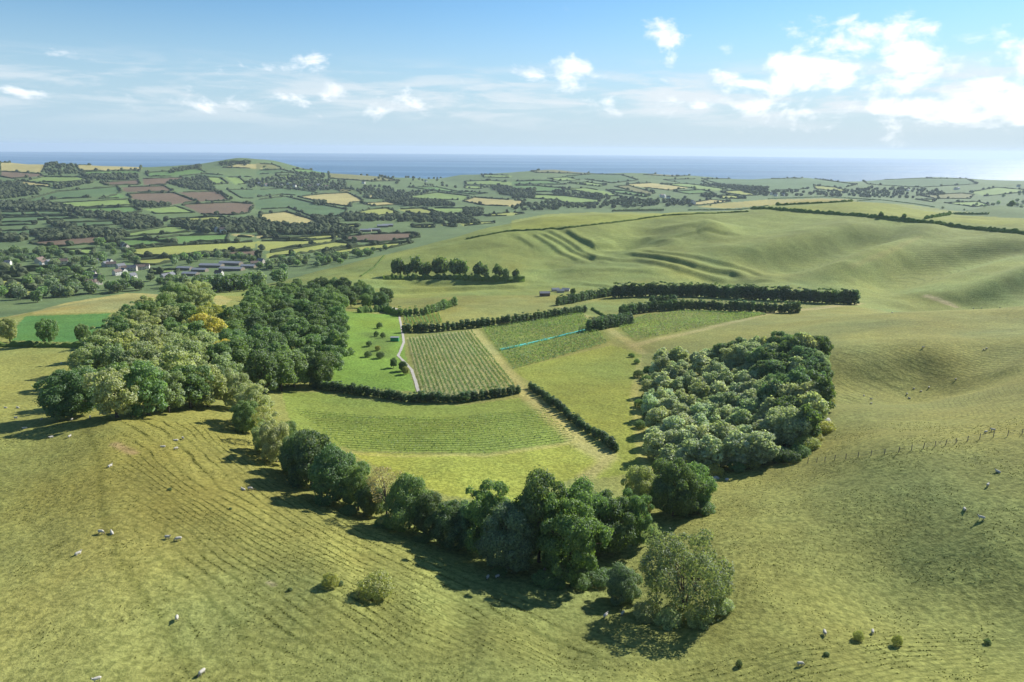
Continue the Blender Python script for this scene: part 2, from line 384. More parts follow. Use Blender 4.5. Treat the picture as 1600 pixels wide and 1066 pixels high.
FAR = [
 ('T', c1((0,130),(280,140),(250,190),(0,178))), ('T', c1((450,145),(840,155),(835,172),(480,180))), ('B', c1((0,182),(245,197),(255,212),(80,226),(0,213))),
 ('G2', c1((470,186),(830,180),(820,200),(480,204))), ('T', c1((100,236),(300,262),(295,275),(150,265),(80,250))), ('G1', c1((262,215),(470,217),(540,235),(330,250),(170,235))),
 ('B', c1((600,250),(825,234),(832,262),(640,266))), ('B', c1((850,227),(1090,219),(1100,240),(980,262),(855,262))), ('G2', c1((870,192),(1180,168),(1225,188),(1000,212),(885,213))),
 ('G1', c1((1230,217),(1310,220),(1360,255),(1270,262))), ('G1', c1((1345,217),(1420,217),(1470,255),(1400,262))), ('Y', c1((1120,268),(1240,268),(1270,293),(1170,295))),
 ('B', c1((720,277),(980,270),(1030,300),(750,308))), ('B', c1((760,316),(1035,310),(1170,362),(1000,383),(805,363))), ('B', c1((1058,308),(1300,302),(1365,358),(1185,360))), ('B', c1((1085,380),(1380,368),(1515,377),(1480,430),(1400,443),(1200,438))),
 ('G3', c1((75,377),(340,304),(700,275),(725,308),(560,336),(330,348),(200,365))), ('G2', c1((590,346),(720,316),(745,338))), ('G1', c1((310,373),(768,348),(788,382),(480,397),(340,395))), ('G2', c1((430,408),(800,394),(845,424),(740,438),(520,425))),
 ('G1', c1((862,406),(1050,390),(1165,430),(930,435))), ('G3', c1((0,425),(370,420),(380,438),(0,448))), ('G3', c1((0,460),(420,447),(465,462),(200,474),(0,478))), ('G3', c1((320,492),(720,477),(690,500),(480,518))), ('G3', c1((0,486),(200,482),(210,500),(0,505))),
 ('G3', c1((0,540),(380,520),(480,532),(200,560),(0,575))), ('B', c1((180,610),(420,567),(630,562),(640,605),(320,633))), ('G1', c1((350,650),(560,645),(550,680),(420,670))),
 ('G1', c1((745,555),(1000,512),(1120,515),(1130,543),(760,573))), ('G2', c1((715,594),(870,588),(1065,612),(780,633),(700,625))), ('G2', c1((885,588),(1060,567),(1365,557),(1345,596),(1075,606))), ('T', c1((1375,556),(1515,560),(1510,576),(1400,570))),
 ('Y', c1((750,650),(1000,627),(1523,601),(1523,637),(1060,686),(900,696),(800,688))), ('Y', c1((820,710),(1040,696),(1030,720),(900,743),(820,740))), ('B', c1((1190,690),(1400,658),(1540,656),(1540,716),(1450,690))), ('Y', c1((1010,467),(1300,452),(1410,470),(1150,484))),
 ('G2', c1((0,237),(90,237),(80,250),(0,250))), ('G3', c1((1355,292),(1520,292),(1520,343),(1440,343))), ('G3', c1((1010,217),(1220,198),(1510,217),(1300,214))), ('T', c1((1325,160),(1420,138),(1600,140),(1560,166))),
 ('Y', c1((0,830),(150,835),(145,870),(0,880))), ('Y', c1((20,890),(170,868),(240,905),(180,940),(60,930))), ('G1', c1((0,790),(140,790),(130,810),(0,815))), ('G1', c1((20,765),(440,753),(440,765),(40,785))), ('G1', c1((900,770),(1060,770),(1050,800),(900,790))),
 ('G3', c2((0,292),(200,282),(370,310),(300,328),(150,320),(0,338))), ('G3', c2((0,352),(180,332),(340,372),(545,410),(515,450),(330,450),(200,400),(0,410))), ('T', c2((20,440),(180,423),(368,480),(340,500),(120,503),(30,465))),
 ('T', c2((250,335),(400,317),(550,310),(610,340),(640,360),(560,370),(570,393),(430,378),(320,350))), ('T', c2((650,330),(750,314),(800,335),(770,345),(670,345))), ('T', c2((630,372),(780,365),(848,380),(700,390))), ('G1', c2((895,335),(1080,308),(1275,330),(1220,353),(930,350))),
 ('T', c2((1230,360),(1300,338),(1523,353),(1600,360),(1560,392),(1360,385))), ('Y', c2((590,430),(680,410),(780,402),(855,430),(720,448))), ('Y', c2((845,410),(990,402),(1060,422),(1140,440),(950,440))), ('G1', c2((1010,402),(1250,402),(1240,438),(1150,433))),
 ('B', c2((495,575),(680,556),(940,550),(975,575),(740,607),(560,598))), ('Y', c2((5,598),(300,597),(475,580),(455,600),(70,657),(5,640))), ('Y', c2((60,672),(300,633),(480,603),(610,618),(400,657),(60,702))), ('Y', c2((400,670),(640,628),(860,608),(950,602),(800,640),(500,678))), ('Y', c2((100,588),(420,563),(555,562),(400,583))), ('T', c2((0,557),(170,570),(100,580),(0,582))),
 ('G1', c2((120,207),(230,207),(370,235),(200,243))), ('O', c2((430,187),(620,192),(855,240),(700,243),(440,225))), ('O', c2((0,137),(100,142),(170,168),(0,165))), ('G3', c2((0,177),(160,172),(215,190),(0,200))), ('G2', c2((220,167),(400,182),(420,198),(240,190))),
 ('Y', c2((930,507),(1060,502),(1060,518),(940,518))), ('Y', c2((1080,500),(1190,495),(1190,515))), ('Y', c2((1210,492),(1400,482),(1420,490),(1230,508))), ('Y', c2((1360,442),(1523,427),(1600,432),(1523,445),(1380,450))),
 ('G1', c2((1240,242),(1400,237),(1523,247),(1523,268),(1250,260))), ('G1', c2((1340,202),(1523,207),(1523,220),(1360,218))), ('G1', c2((1250,267),(1385,275),(1330,288),(1240,283))), ('G2', c2((900,277),(1080,277),(1200,302),(1380,312),(1300,320),(1050,295))), ('T', c2((490,290),(570,290),(560,300),(500,302))), ('Y', c2((480,500),(620,502),(600,515),(470,515))), ('G1', c2((940,367),(1060,370),(1040,385),(930,378))),
 ('O', c3((110,182),(230,170),(480,187),(440,197),(150,191))), ('G3', c3((280,215),(480,199),(650,203),(750,235),(600,253),(400,225))), ('G1', c3((210,224),(330,217),(405,235),(300,240))), ('G2', c3((0,242),(210,237),(325,260),(100,260),(0,260))), ('G2', c3((0,267),(120,267),(300,282),(280,300),(100,308),(0,290))),
 ('T', c3((685,260),(830,252),(1055,281),(940,296),(760,275))), ('O', c3((612,272),(690,266),(855,311),(830,318),(680,290))), ('G1', c3((880,257),(1050,257),(1285,290),(1200,298),(1060,280))), ('G2', c3((560,293),(680,299),(825,325),(790,335),(600,307))), ('G1', c3((112,322),(300,327),(530,352),(510,370),(330,375),(250,352),(120,345))),
 ('G3', c3((560,370),(680,352),(860,357),(850,385),(700,390))), ('Y', c3((1240,302),(1360,297),(1465,325),(1380,328),(1260,312))), ('Y', c3((1210,327),(1320,327),(1395,345),(1250,345))), ('T', c3((1065,370),(1180,352),(1305,361),(1200,375),(1090,386))), ('G1', c3((300,287),(440,282),(560,302),(645,330),(560,330),(400,300))), ('G1', c3((330,252),(440,247),(565,265),(520,273))),
 ('O', c3((780,202),(900,197),(1055,208),(960,214))), ('G2', c3((960,302),(1130,292),(1205,310),(1060,318))), ('G3', c3((900,232),(1100,228),(1190,268),(1000,250))), ('G3', c3((1130,228),(1523,228),(1523,288),(1250,263))),
 ('G3', c4((0,227),(250,223),(420,247),(530,260),(460,278),(0,298))), ('Y', c4((275,267),(400,277),(475,300),(430,303),(280,287))), ('G3', c4((560,238),(900,224),(1180,226),(1245,258),(900,278),(600,260))), ('G1', c4((1205,307),(1360,278),(1523,292),(1523,308),(1290,330))), ('O', c4((905,326),(1150,312),(1225,320),(1200,345),(1000,345))),
 ('G1', c4((1050,370),(1250,362),(1320,385),(1230,395))), ('G1', c4((880,350),(1000,350),(980,365))), ('Y', c4((550,320),(595,320),(585,335),(550,335)))]
HILL = [('TT', c4((0,350),(340,343),(560,351),(420,363),(0,386))), ('YB', c4((0,400),(600,366),(830,378),(960,397),(1090,416),(1240,434),(1100,438),(930,460),(600,438),(200,413))), ('YB', c4((960,467),(1150,444),(1523,462),(1640,480),(1640,540),(1523,520))),
        ('TT', c3((1095,395),(1240,373),(1523,350),(1523,385),(1300,403))), ('YB', c3((0,475),(200,438),(500,425),(1130,434),(900,462),(450,497),(0,540)))]
NEAR = [ # name, colour, polygon in the picture
 ('meadow', C(128, 156, 64), [(536,486),(622,493),(628,515),(632,545),(638,575),(650,612),(560,606),(520,602),(488,600),(515,560),(520,520)]),
 ('valley_meadow', VALLEY, [(440,612),(500,614),(560,624),(640,633),(720,634),(812,622),(850,640),(900,688),(760,708),(560,705),(470,680),(450,650)]),
 ('buttercup_meadow', C(155, 158, 68), [(545,707),(760,713),(905,690),(945,688),(950,712),(915,740),(850,765),(820,790),(700,775),(620,745)]),
 ('hay_meadow', C(146, 154, 68), [(800,578),(870,560),(955,540),(1003,552),(992,620),(1000,690),(1008,738),(930,748),(960,700),(905,655),(832,600)]),
 ('green_field', C(98, 142, 72), [(12,532),(25,510),(40,494),(172,490),(150,536)]),
 ('tan_field', C(170, 162, 98), [(0,500),(110,472),(200,458),(345,462),(362,468),(345,482),(170,488),(25,492),(0,502)]),
 ('vineyard_ground', C(176, 172, 112), [(636,528),(738,516),(806,606),(720,622),(662,616),(650,580)]),
 ('vineyard_ground', C(132, 140, 66), [(752,514),(910,487),(945,520),(955,532),(800,578)]),
 ('vineyard_ground', C(138, 142, 70), [(945,515),(1000,492),(1065,485),(1200,489),(1100,512),(990,534)]),
 ('vineyard_ground', C(140, 146, 70), [(630,495),(685,489),(692,506),(634,510)]),
 ('paddock', C(152, 156, 88), [(690,500),(735,474),(850,460),(870,478),(790,494),(700,506)]),
 ('paddock', C(146, 154, 80), [(880,484),(960,464),(1015,464),(1060,478),(960,490),(930,500)]),
]
C_ = np.empty(GX.shape+(3,)); C_[:] = GRASS
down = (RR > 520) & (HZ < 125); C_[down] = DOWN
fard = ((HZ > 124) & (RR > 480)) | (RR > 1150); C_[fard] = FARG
tone = fbm(GX/60, GY/60, 41)*.32+fbm(GX/9, GY/9, 55)*.12
warm = fbm(GX/38, GY/38, 77)
# the left spur top is drier
dry = np.clip(1-np.abs((GX+62)/48), 0, 1)*np.clip((170-RR)/60, 0, 1)
FID = np.full((NR, NTH), -1, int)
fields = []
def add_field(name, col, px, near):
    n_ = 5
    dense = []
    for a, b in zip(px, px[1:]+px[:1]):
        for k in range(n_): dense.append((a[0]+(b[0]-a[0])*k/n_, a[1]+(b[1]-a[1])*k/n_))
    W = G(dense)
    fields.append(dict(name=name, col=col, px=px, W=W, near=near))
    lo, hi = W.min(0), W.max(0)
    m = (GX >= lo[0]) & (GX <= hi[0]) & (GY >= lo[1]) & (GY <= hi[1])
    sub = np.zeros(GX.shape, bool); sub[m] = inside(GX[m], GY[m], W[:, :2])
    FID[sub] = len(fields)-1
    jit = 1+ (random.random()-.5)*.14
    C_[sub] = col*jit
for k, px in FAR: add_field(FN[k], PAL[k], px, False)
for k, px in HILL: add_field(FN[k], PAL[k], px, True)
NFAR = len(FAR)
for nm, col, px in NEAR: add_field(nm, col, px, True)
# worn tracks and paths as bands of their own colour: (line, half width m, colour, strength)
def stripe(line, hw, col, s):
    L = G(line)[:, :2]; lo = L.min(0)-hw*3; hi = L.max(0)+hw*3
    m = (GX > lo[0]) & (GX < hi[0]) & (GY > lo[1]) & (GY < hi[1])
    d_, _ = poly_dist(GX[m], GY[m], L)
    k = (np.clip(1.5-d_/hw, 0, 1)*s)[:, None]
    C_[m] = C_[m]*(1-k)+col*k
stripe([(738,516),(770,555),(808,604),(850,640),(905,690),(945,715)], 3.0, C(184, 176, 108), .9)
stripe([(870,478),(930,500),(960,520),(990,540),(1003,552)], 2.4, C(178, 170, 104), .8)
stripe([(990,540),(1100,515),(1200,490),(1300,478),(1345,474)], 2.6, C(182, 172, 112), .75)
stripe([(1448,463),(1475,472),(1492,479)], 2.4, C(198, 186, 142), .9)
stripe([(1000,560),(990,620),(1000,690),(1008,735)], 1.3, C(176, 172, 100), .7)
stripe([(545,707),(640,713),(760,713),(900,690)], 0.9, C(180, 172, 96), .7)
stripe([(130,660),(155,720),(160,800),(190,880),(250,970),(300,1050)], 0.7, C(118, 122, 60), .55)
stripe([(945,688),(952,705),(940,728),(915,745)], 2.0, C(178, 170, 104), .8)
stripe([(1200,489),(1270,484),(1340,476)], 2.0, C(190, 180, 124), .7)
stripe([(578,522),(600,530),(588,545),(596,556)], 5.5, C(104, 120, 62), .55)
stripe([(180,694),(196,702),(208,708)], 1.0, C(176, 158, 118), .8)
stripe([(420,910),(428,914)], 0.45, C(170, 155, 115), .7)
stripe([(1331,417),(1400,388),(1436,370)], 3, C(160, 158, 92), .5)
nearm = np.clip((900-RR)/300, .25, 1)
C_ *= (1+tone*np.where(RR > 1000, .55, 1))[..., None]
C_[..., 0] *= 1+warm*.16*nearm+dry*.10; C_[..., 2] *= 1-warm*.2*nearm
C_ = np.clip(C_, .01, .8)
# where sheep tracks terrace the slope
AUX = np.zeros(GX.shape)
gr = np.gradient(GZ, axis=0)/np.gradient(rad)[:, None]; gt = np.gradient(GZ, axis=1)/(np.gradient(th)[None]*RR)
slope = np.hypot(gr, gt)
LEV = GZ.copy()
def tracks(lines, area, strength, soft):
    L_ = [(G(densify_(l)), k) for l, k in lines]
    Q = np.vstack([w[:, :2] for w, _ in L_]); val = np.concatenate([np.full(len(w), k*.46) for w, k in L_])
    B = lp(Q[:, 0], Q[:, 1]); m_ = len(B)
    K_ = tps(((B[:, None]-B[None])**2).sum(-1))+np.eye(m_)*3e-3
    P_ = np.hstack([np.ones((m_, 1)), B])
    so = np.linalg.solve(np.block([[K_, P_], [P_.T, np.zeros((3, 3))]]), np.concatenate([val, np.zeros(3)]))
    W = G(area)[:, :2]; lo = W.min(0); hi = W.max(0)
    sel = (GX > lo[0]) & (GX < hi[0]) & (GY > lo[1]) & (GY < hi[1])
    sel[sel] = inside(GX[sel], GY[sel], W)
    b = lp(GX[sel], GY[sel]); out = np.concatenate([tps(((b[q:q+8000, None]-B[None])**2).sum(-1)) @ so[:m_]+so[m_]+b[q:q+8000] @ so[m_+1:] for q in range(0, len(b), 8000)])
    LEV[sel] = out+fbm(GX[sel]/22, GY[sel]/22, 131)*.34+fbm(GX[sel]/4, GY[sel]/4, 31)*.035
    d_, _ = poly_dist(GX[sel], GY[sel], np.vstack([W, W[:1]]))
    AUX[sel] = np.clip(d_/soft, 0, 1)*strength
def densify_(px, n_=4):
    out = []
    for a, b in zip(px[:-1], px[1:]):
        for k in range(n_): out.append((a[0]+(b[0]-a[0])*k/n_, a[1]+(b[1]-a[1])*k/n_))
    return out+[px[-1]]
tracks([([(150,860),(260,960),(350,1040)], 14), ([(200,760),(330,850),(450,930),(640,1050)], 10.5), ([(172,664),(270,735),(360,800),(530,885),(650,945),(760,995),(880,1052)], 5.5),
        ([(250,665),(330,735),(420,804),(560,885),(720,968),(880,1040)], 4.2), ([(345,690),(420,755),(520,808),(616,852),(800,935),(940,990)], 1.2), ([(400,700),(450,740),(560,805),(650,838),(800,900),(900,925)], -1.2)],
       [(165,660),(300,645),(380,690),(450,745),(560,812),(650,845),(800,908),(960,975),(1010,1010),(1010,1066),(300,1075),(240,960),(180,860),(165,760)], 1.0, 7)
tracks([([(1000,1062),(1100,1040),(1250,1005),(1400,990),(1600,985)], 0), ([(1150,1066),(1260,1035),(1400,1012),(1600,1003)], 2.5), ([(1300,1072),(1400,1045),(1600,1030)], 5)],
       [(985,1075),(1050,1035),(1250,990),(1400,978),(1640,975),(1640,1075)], .8, 4)
tracks([([(1295,560),(1340,590),(1400,618)], 0), ([(1330,550),(1400,580),(1450,602)], 1.5), ([(1400,548),(1480,575),(1520,585)], 5), ([(1470,546),(1530,568),(1575,570)], 8.5)],
       [(1292,545),(1400,540),(1500,538),(1610,532),(1610,560),(1560,578),(1440,606),(1370,625),(1300,640)], 1.0, 5)
tracks([([(1400,625),(1420,650)], 0), ([(1480,610),(1510,645)], 6), ([(1560,600),(1590,640)], 12)], [(1380,630),(1480,612),(1610,590),(1610,640),(1500,655),(1400,660)], .45, 6)
for ar in ([(1190,412),(1440,345),(1430,372),(1330,417),(1250,437)], [(1340,432),(1470,362),(1640,380),(1600,405),(1480,443),(1400,452)], [(1480,470),(1640,420),(1640,470)], [(880,362),(1010,366),(1000,388),(930,385)]):
    W_ = G(ar)[:, :2]; m_ = inside(GX, GY, W_) & (RR > 450)
    d_, _ = poly_dist(GX[m_], GY[m_], np.vstack([W_, W_[:1]])); AUX[m_] = np.clip(d_/25, 0, 1)*.8; LEV[m_] = (GZ[m_]+fbm(GX[m_]/30, GY[m_]/30, 61)*1.2)*.37/1.9
AUX *= np.clip(.95+fbm(GX/18, GY/18, 91)*1.1, .4, 1)

# ------------------------------------------------------------------ materials
def mat(name):
    m = bpy.data.materials.new(name); m.use_nodes = True
    return m, NT(m.node_tree)
def simple(name, col, rough=.8, var=.15, scale=3.0, spec=.3):
    m, t = mat(name)
    tc = t.n('ShaderNodeTexCoord').outputs['Object']
    nz = t.noise(tc, scale, 5)
    c = t.mix(nz, tuple(x*(1-var) for x in col)+(1,), tuple(min(1, x*(1+var)) for x in col)+(1,))
    b = t.n('ShaderNodeBsdfPrincipled', ins={'Base Color': c, 'Roughness': rough, 'Specular IOR Level': spec})
    o = t.n('ShaderNodeOutputMaterial'); t.link(b.outputs[0], o.inputs[0])
    return m
def ground_material():
    m, t = mat('grass_and_soil')
    g = t.n('ShaderNodeNewGeometry').outputs['Position']
    col = t.n('ShaderNodeAttribute', attribute_name='land').outputs['Color']
    aux = t.n('ShaderNodeAttribute', attribute_name='terrace').outputs['Fac']
    sep = t.n('ShaderNodeSeparateXYZ', ins={0: g})
    # grain
    n1 = t.noise(g, 1.15, 5, .68); n2 = t.noise(g, 0.2, 4, .62)
    k = t.math('ADD', t.math('MULTIPLY_ADD', n1, 2.2, -.1), t.math('MULTIPLY_ADD', n2, .6, -.3))
    k = t.math('ADD', k, t.math('MULTIPLY_ADD', t.noise(g, .055, 4, .65), .34, -.17))
    # tussocks: darker, greener clumps
    tus = t.mrange(n1, .54, .40)
    # terracettes follow the contours
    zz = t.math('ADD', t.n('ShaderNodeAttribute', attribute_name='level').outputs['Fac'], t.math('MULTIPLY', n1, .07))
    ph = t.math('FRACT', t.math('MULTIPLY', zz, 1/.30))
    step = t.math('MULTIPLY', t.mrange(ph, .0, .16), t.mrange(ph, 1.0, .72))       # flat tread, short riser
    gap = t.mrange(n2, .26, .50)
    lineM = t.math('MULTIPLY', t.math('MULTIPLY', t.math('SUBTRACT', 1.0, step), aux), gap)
    c = t.mix(1.0, col, k, 'MULTIPLY')
    c = t.mix(t.math('MULTIPLY', tus, .34), c, t.mix(1.0, col, (.52, .62, .45, 1), 'MULTIPLY'))
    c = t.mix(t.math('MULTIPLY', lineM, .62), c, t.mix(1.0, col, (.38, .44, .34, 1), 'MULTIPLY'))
    dryn = t.mrange(n2, .66, .42)
    c = t.mix(t.math('MULTIPLY', dryn, .13), c, t.mix(1.0, col, (1.25, 1.08, .95, 1), 'MULTIPLY'))
    hgt_ = t.math('ADD', t.math('MULTIPLY', n1, .30), t.math('MULTIPLY', n2, .5))
    hgt_ = t.math('ADD', hgt_, t.math('MULTIPLY', t.math('MULTIPLY', ph, aux), -.24))
    bmp = t.n('ShaderNodeBump', ins={'Strength': .8, 'Distance': 1.0, 'Height': hgt_})
    b = t.n('ShaderNodeBsdfPrincipled', ins={'Base Color': c, 'Roughness': .95, 'Specular IOR Level': .12, 'Normal': bmp.outputs[0]})
    o = t.n('ShaderNodeOutputMaterial'); t.link(b.outputs[0], o.inputs[0])
    return m
M_GROUND = ground_material()
def leaf_material(name, transl=.5, gloss=.045):
    m, t = mat(name)
    oi = t.n('ShaderNodeObjectInfo'); ge = t.n('ShaderNodeNewGeometry')
    k = t.math('MULTIPLY_ADD', ge.outputs['Random Per Island'], .75, .62)
    c = t.mix(1.0, oi.outputs['Color'], k, 'MULTIPLY')
    warm_ = t.mix(t.mrange(ge.outputs['Random Per Island'], .3, 1.0, 0, .35, False), c, t.mix(1.0, c, (1.25, 1.07, .85, 1), 'MULTIPLY'))
    d1 = t.n('ShaderNodeBsdfDiffuse', ins={0: warm_})
    tr = t.n('ShaderNodeBsdfTranslucent', ins={0: t.mix(1.0, warm_, (1.2, 1.3, .72, 1), 'MULTIPLY')})
    gl = t.n('ShaderNodeBsdfGlossy', ins={0: (.9, .95, 1, 1), 'Roughness': .6})
    mx = t.n('ShaderNodeMixShader', ins={0: transl, 1: d1.outputs[0], 2: tr.outputs[0]})
    m2 = t.n('ShaderNodeMixShader', ins={0: gloss, 1: mx.outputs[0], 2: gl.outputs[0]})
    o = t.n('ShaderNodeOutputMaterial'); t.link(m2.outputs[0], o.inputs[0])
    return m
M_LEAF = leaf_material('foliage')
M_SILVER = leaf_material('silver_foliage', .45, .05)
M_HEDGE = leaf_material('hedge_foliage', .35, .0)
M_BARK = simple('bark', (.10, .08, .06), .9, .35, 2.5)
M_PALEBARK = simple('pale_bark', (.22, .19, .15), .9, .3, 2.5)
M_WOOL = simple('wool', (.50, .465, .39), .95, .2, 9, .1)
M_FACE = simple('dark_face', (.20, .17, .14), .9, .3, 9, .1)
M_POST = simple('weathered_wood', (.20, .17, .13), .9, .3, 6)
M_WIRE = simple('fence_wire', (.28, .28, .27), .5, .1, 3)
M_STONE = simple('limestone', (.42, .40, .36), .9, .3, 1.4)
M_WALL = simple('stone_wall', (.46, .42, .35), .9, .2, .8)
M_WHITE = simple('white_render', (.64, .62, .56), .8, .06, .8)
M_SLATE = simple('slate_roof', (.16, .165, .18), .7, .25, 1.2)
M_TILE = simple('tile_roof', (.17, .125, .10), .8, .25, 1.2)
M_METAL = simple('barn_roof', (.22, .235, .25), .6, .15, .6)
M_GLASS = simple('window_glass', (.05, .06, .07), .2, .1, 1, .5)
M_TEAL = simple('turquoise_netting', (.03, .42, .36), .7, .12, 1.5)
M_GREENBOX = simple('green_paint', (.05, .30, .12), .6, .1, 2)
M_GRAVEL = simple('pale_gravel', (.40, .37, .31), .95, .3, .8)

# ------------------------------------------------------------------ the ground itself, cut into its fields
gv = np.stack([GX, GY, GZ], -1).reshape(-1, 3)
idx = np.arange(NR*NTH).reshape(NR, NTH)
quads = np.stack([idx[:-1, :-1], idx[:-1, 1:], idx[1:, 1:], idx[1:, :-1]], -1).reshape(-1, 4)[:, ::-1]
fid_q = FID[:-1, :-1].ravel()
# vertex normals of the whole sheet so that seams between fields do not show
nx = np.cross((gv[quads[:, 2]]-gv[quads[:, 0]]), (gv[quads[:, 3]]-gv[quads[:, 1]]))
nx /= np.linalg.norm(nx, axis=1)[:, None]+1e-12
vn = np.zeros_like(gv)
for k in range(4): np.add.at(vn, quads[:, k], nx)
vn /= np.linalg.norm(vn, axis=1)[:, None]+1e-12
if vn[:, 2].mean() < 0: quads = quads[:, ::-1]; vn = -vn
landc = np.concatenate([C_.reshape(-1, 3), np.ones((NR*NTH, 1))], 1).astype(np.float32)
auxf = AUX.ravel().astype(np.float32); levf = LEV.ravel().astype(np.float32)
def land_piece(name, sel):
    q = quads[sel]; used, inv = np.unique(q, return_inverse=True)
    me = mesh_np(name, gv[used], [inv.reshape(-1, 4)])
    a = me.attributes.new('land', 'FLOAT_COLOR', 'POINT'); a.data.foreach_set('color', landc[used].ravel())
    l = me.attributes.new('level', 'FLOAT', 'POINT'); l.data.foreach_set('value', levf[used])
    b = me.attributes.new('terrace', 'FLOAT', 'POINT'); b.data.foreach_set('value', auxf[used])
    me.normals_split_custom_set_from_vertices(vn[used].astype(np.float32))
    o = obj(name, me, M_GROUND); tag(o, kind='structure')
    return o
land_piece('ground', fid_q < 0)
for i, fd in enumerate(fields):
    s = fid_q == i
    if s.sum() > 3: land_piece(fd['name'], s)

# ------------------------------------------------------------------ sea
def make_sea():
    m, t = mat('sea_water')
    g = t.n('ShaderNodeNewGeometry').outputs['Position']
    n1 = t.noise(g, .11, 3, .6)
    sl = t.noise(t.vmath('MULTIPLY', g, (.00013, .0007, 1)), 1.0, 5, .6)            # calm slicks
    rough = t.mrange(sl, .40, .60, .52, .34)
    bmp = t.n('ShaderNodeBump', ins={'Strength': 1.0, 'Distance': 6.0, 'Height': n1})
    c = t.mix(t.mrange(sl, .35, .65), (.014, .10, .20, 1), (.02, .125, .235, 1))
    b = t.n('ShaderNodeBsdfPrincipled', ins={'Base Color': c, 'Roughness': rough, 'IOR': 1.33, 'Normal': bmp.outputs[0]})
    o = t.n('ShaderNodeOutputMaterial'); t.link(b.outputs[0], o.inputs[0])
    rr = np.concatenate([[2500], np.geomspace(3000, 28000, 22)]); aa = np.linspace(-R(100), R(100), 121)
    a, b2 = np.meshgrid(rr, aa, indexing='ij')
    V = np.stack([a*np.sin(b2), a*np.cos(b2), a*0], -1).reshape(-1, 3)
    ii = np.arange(len(rr)*len(aa)).reshape(len(rr), len(aa))
    q = np.stack([ii[:-1, :-1], ii[1:, :-1], ii[1:, 1:], ii[:-1, 1:]], -1).reshape(-1, 4)
    me = mesh_np('sea', V, [q[:, ::-1]])
    if me.polygons[0].normal.z < 0: me.flip_normals()
    tag(obj('sea', me, m), kind='structure')
make_sea()

# ------------------------------------------------------------------ air
def make_haze():
    m, t = mat('air')
    v = t.n('ShaderNodeVolumePrincipled', ins={'Color': (.64, .75, .88, 1), 'Density': HAZE_DENSITY, 'Anisotropy': .2})
    o = t.n('ShaderNodeOutputMaterial'); t.link(v.outputs[0], o.inputs[1])
    x, y0, y1, z0, z1 = 30000, -6000, 30000, -60, 275
    V = [(-x, y0, z0), (x, y0, z0), (x, y1, z0), (-x, y1, z0), (-x, y0, z1), (x, y0, z1), (x, y1, z1), (-x, y1, z1)]
    q = [(0, 3, 2, 1), (4, 5, 6, 7), (0, 1, 5, 4), (1, 2, 6, 5), (2, 3, 7, 6), (3, 0, 4, 7)]
    tag(obj('haze', mesh_np('haze', V, [q], False), m), kind='stuff')
make_haze()
#@@PART2
# ------------------------------------------------------------------ plants: mesh builders
def cards(c, nrm, size, r, fold=.25, aspect=1.5):
    n_ = len(c)
    a = r.normal(size=(n_, 3)); a -= (a*nrm).sum(1)[:, None]*nrm; a /= np.linalg.norm(a, axis=1)[:, None]+1e-9
    s = np.cross(nrm, a)
    L = (size*r.uniform(.7, 1.35, n_))[:, None]*.5*math.sqrt(aspect); W = L/aspect
    f = nrm*(L*fold)
    V = np.stack([c-a*L, c+s*W+f, c+a*L, c-s*W+f], 1).reshape(-1, 3)
    q = np.arange(n_*4).reshape(-1, 4)
    return V, q
def tube(path, radii, sides=6):
    path = np.asarray(path, float); V = []; Fq = []
    for i, p in enumerate(path):
        d_ = path[min(i+1, len(path)-1)]-path[max(i-1, 0)]; d_ /= np.linalg.norm(d_)+1e-9
        x = np.cross(d_, (0.31, .95, .1)); x /= np.linalg.norm(x)+1e-9; y = np.cross(d_, x)
        for k in range(sides):
            t_ = 2*math.pi*k/sides; V.append(p+radii[i]*(x*math.cos(t_)+y*math.sin(t_)))
    for i in range(len(path)-1):
        for k in range(sides):
            a = i*sides+k; b = i*sides+(k+1) % sides
            Fq.append((a, b, b+sides, a+sides))
    return np.array(V), np.array(Fq)
def join(parts):
    V = []; Q = []; o = 0
    for v, q in parts:
        V.append(v); Q.append(np.asarray(q)+o); o += len(v)
    return np.vstack(V), np.vstack(Q)
def unit(v): return v/(np.linalg.norm(v, axis=-1, keepdims=True)+1e-9)

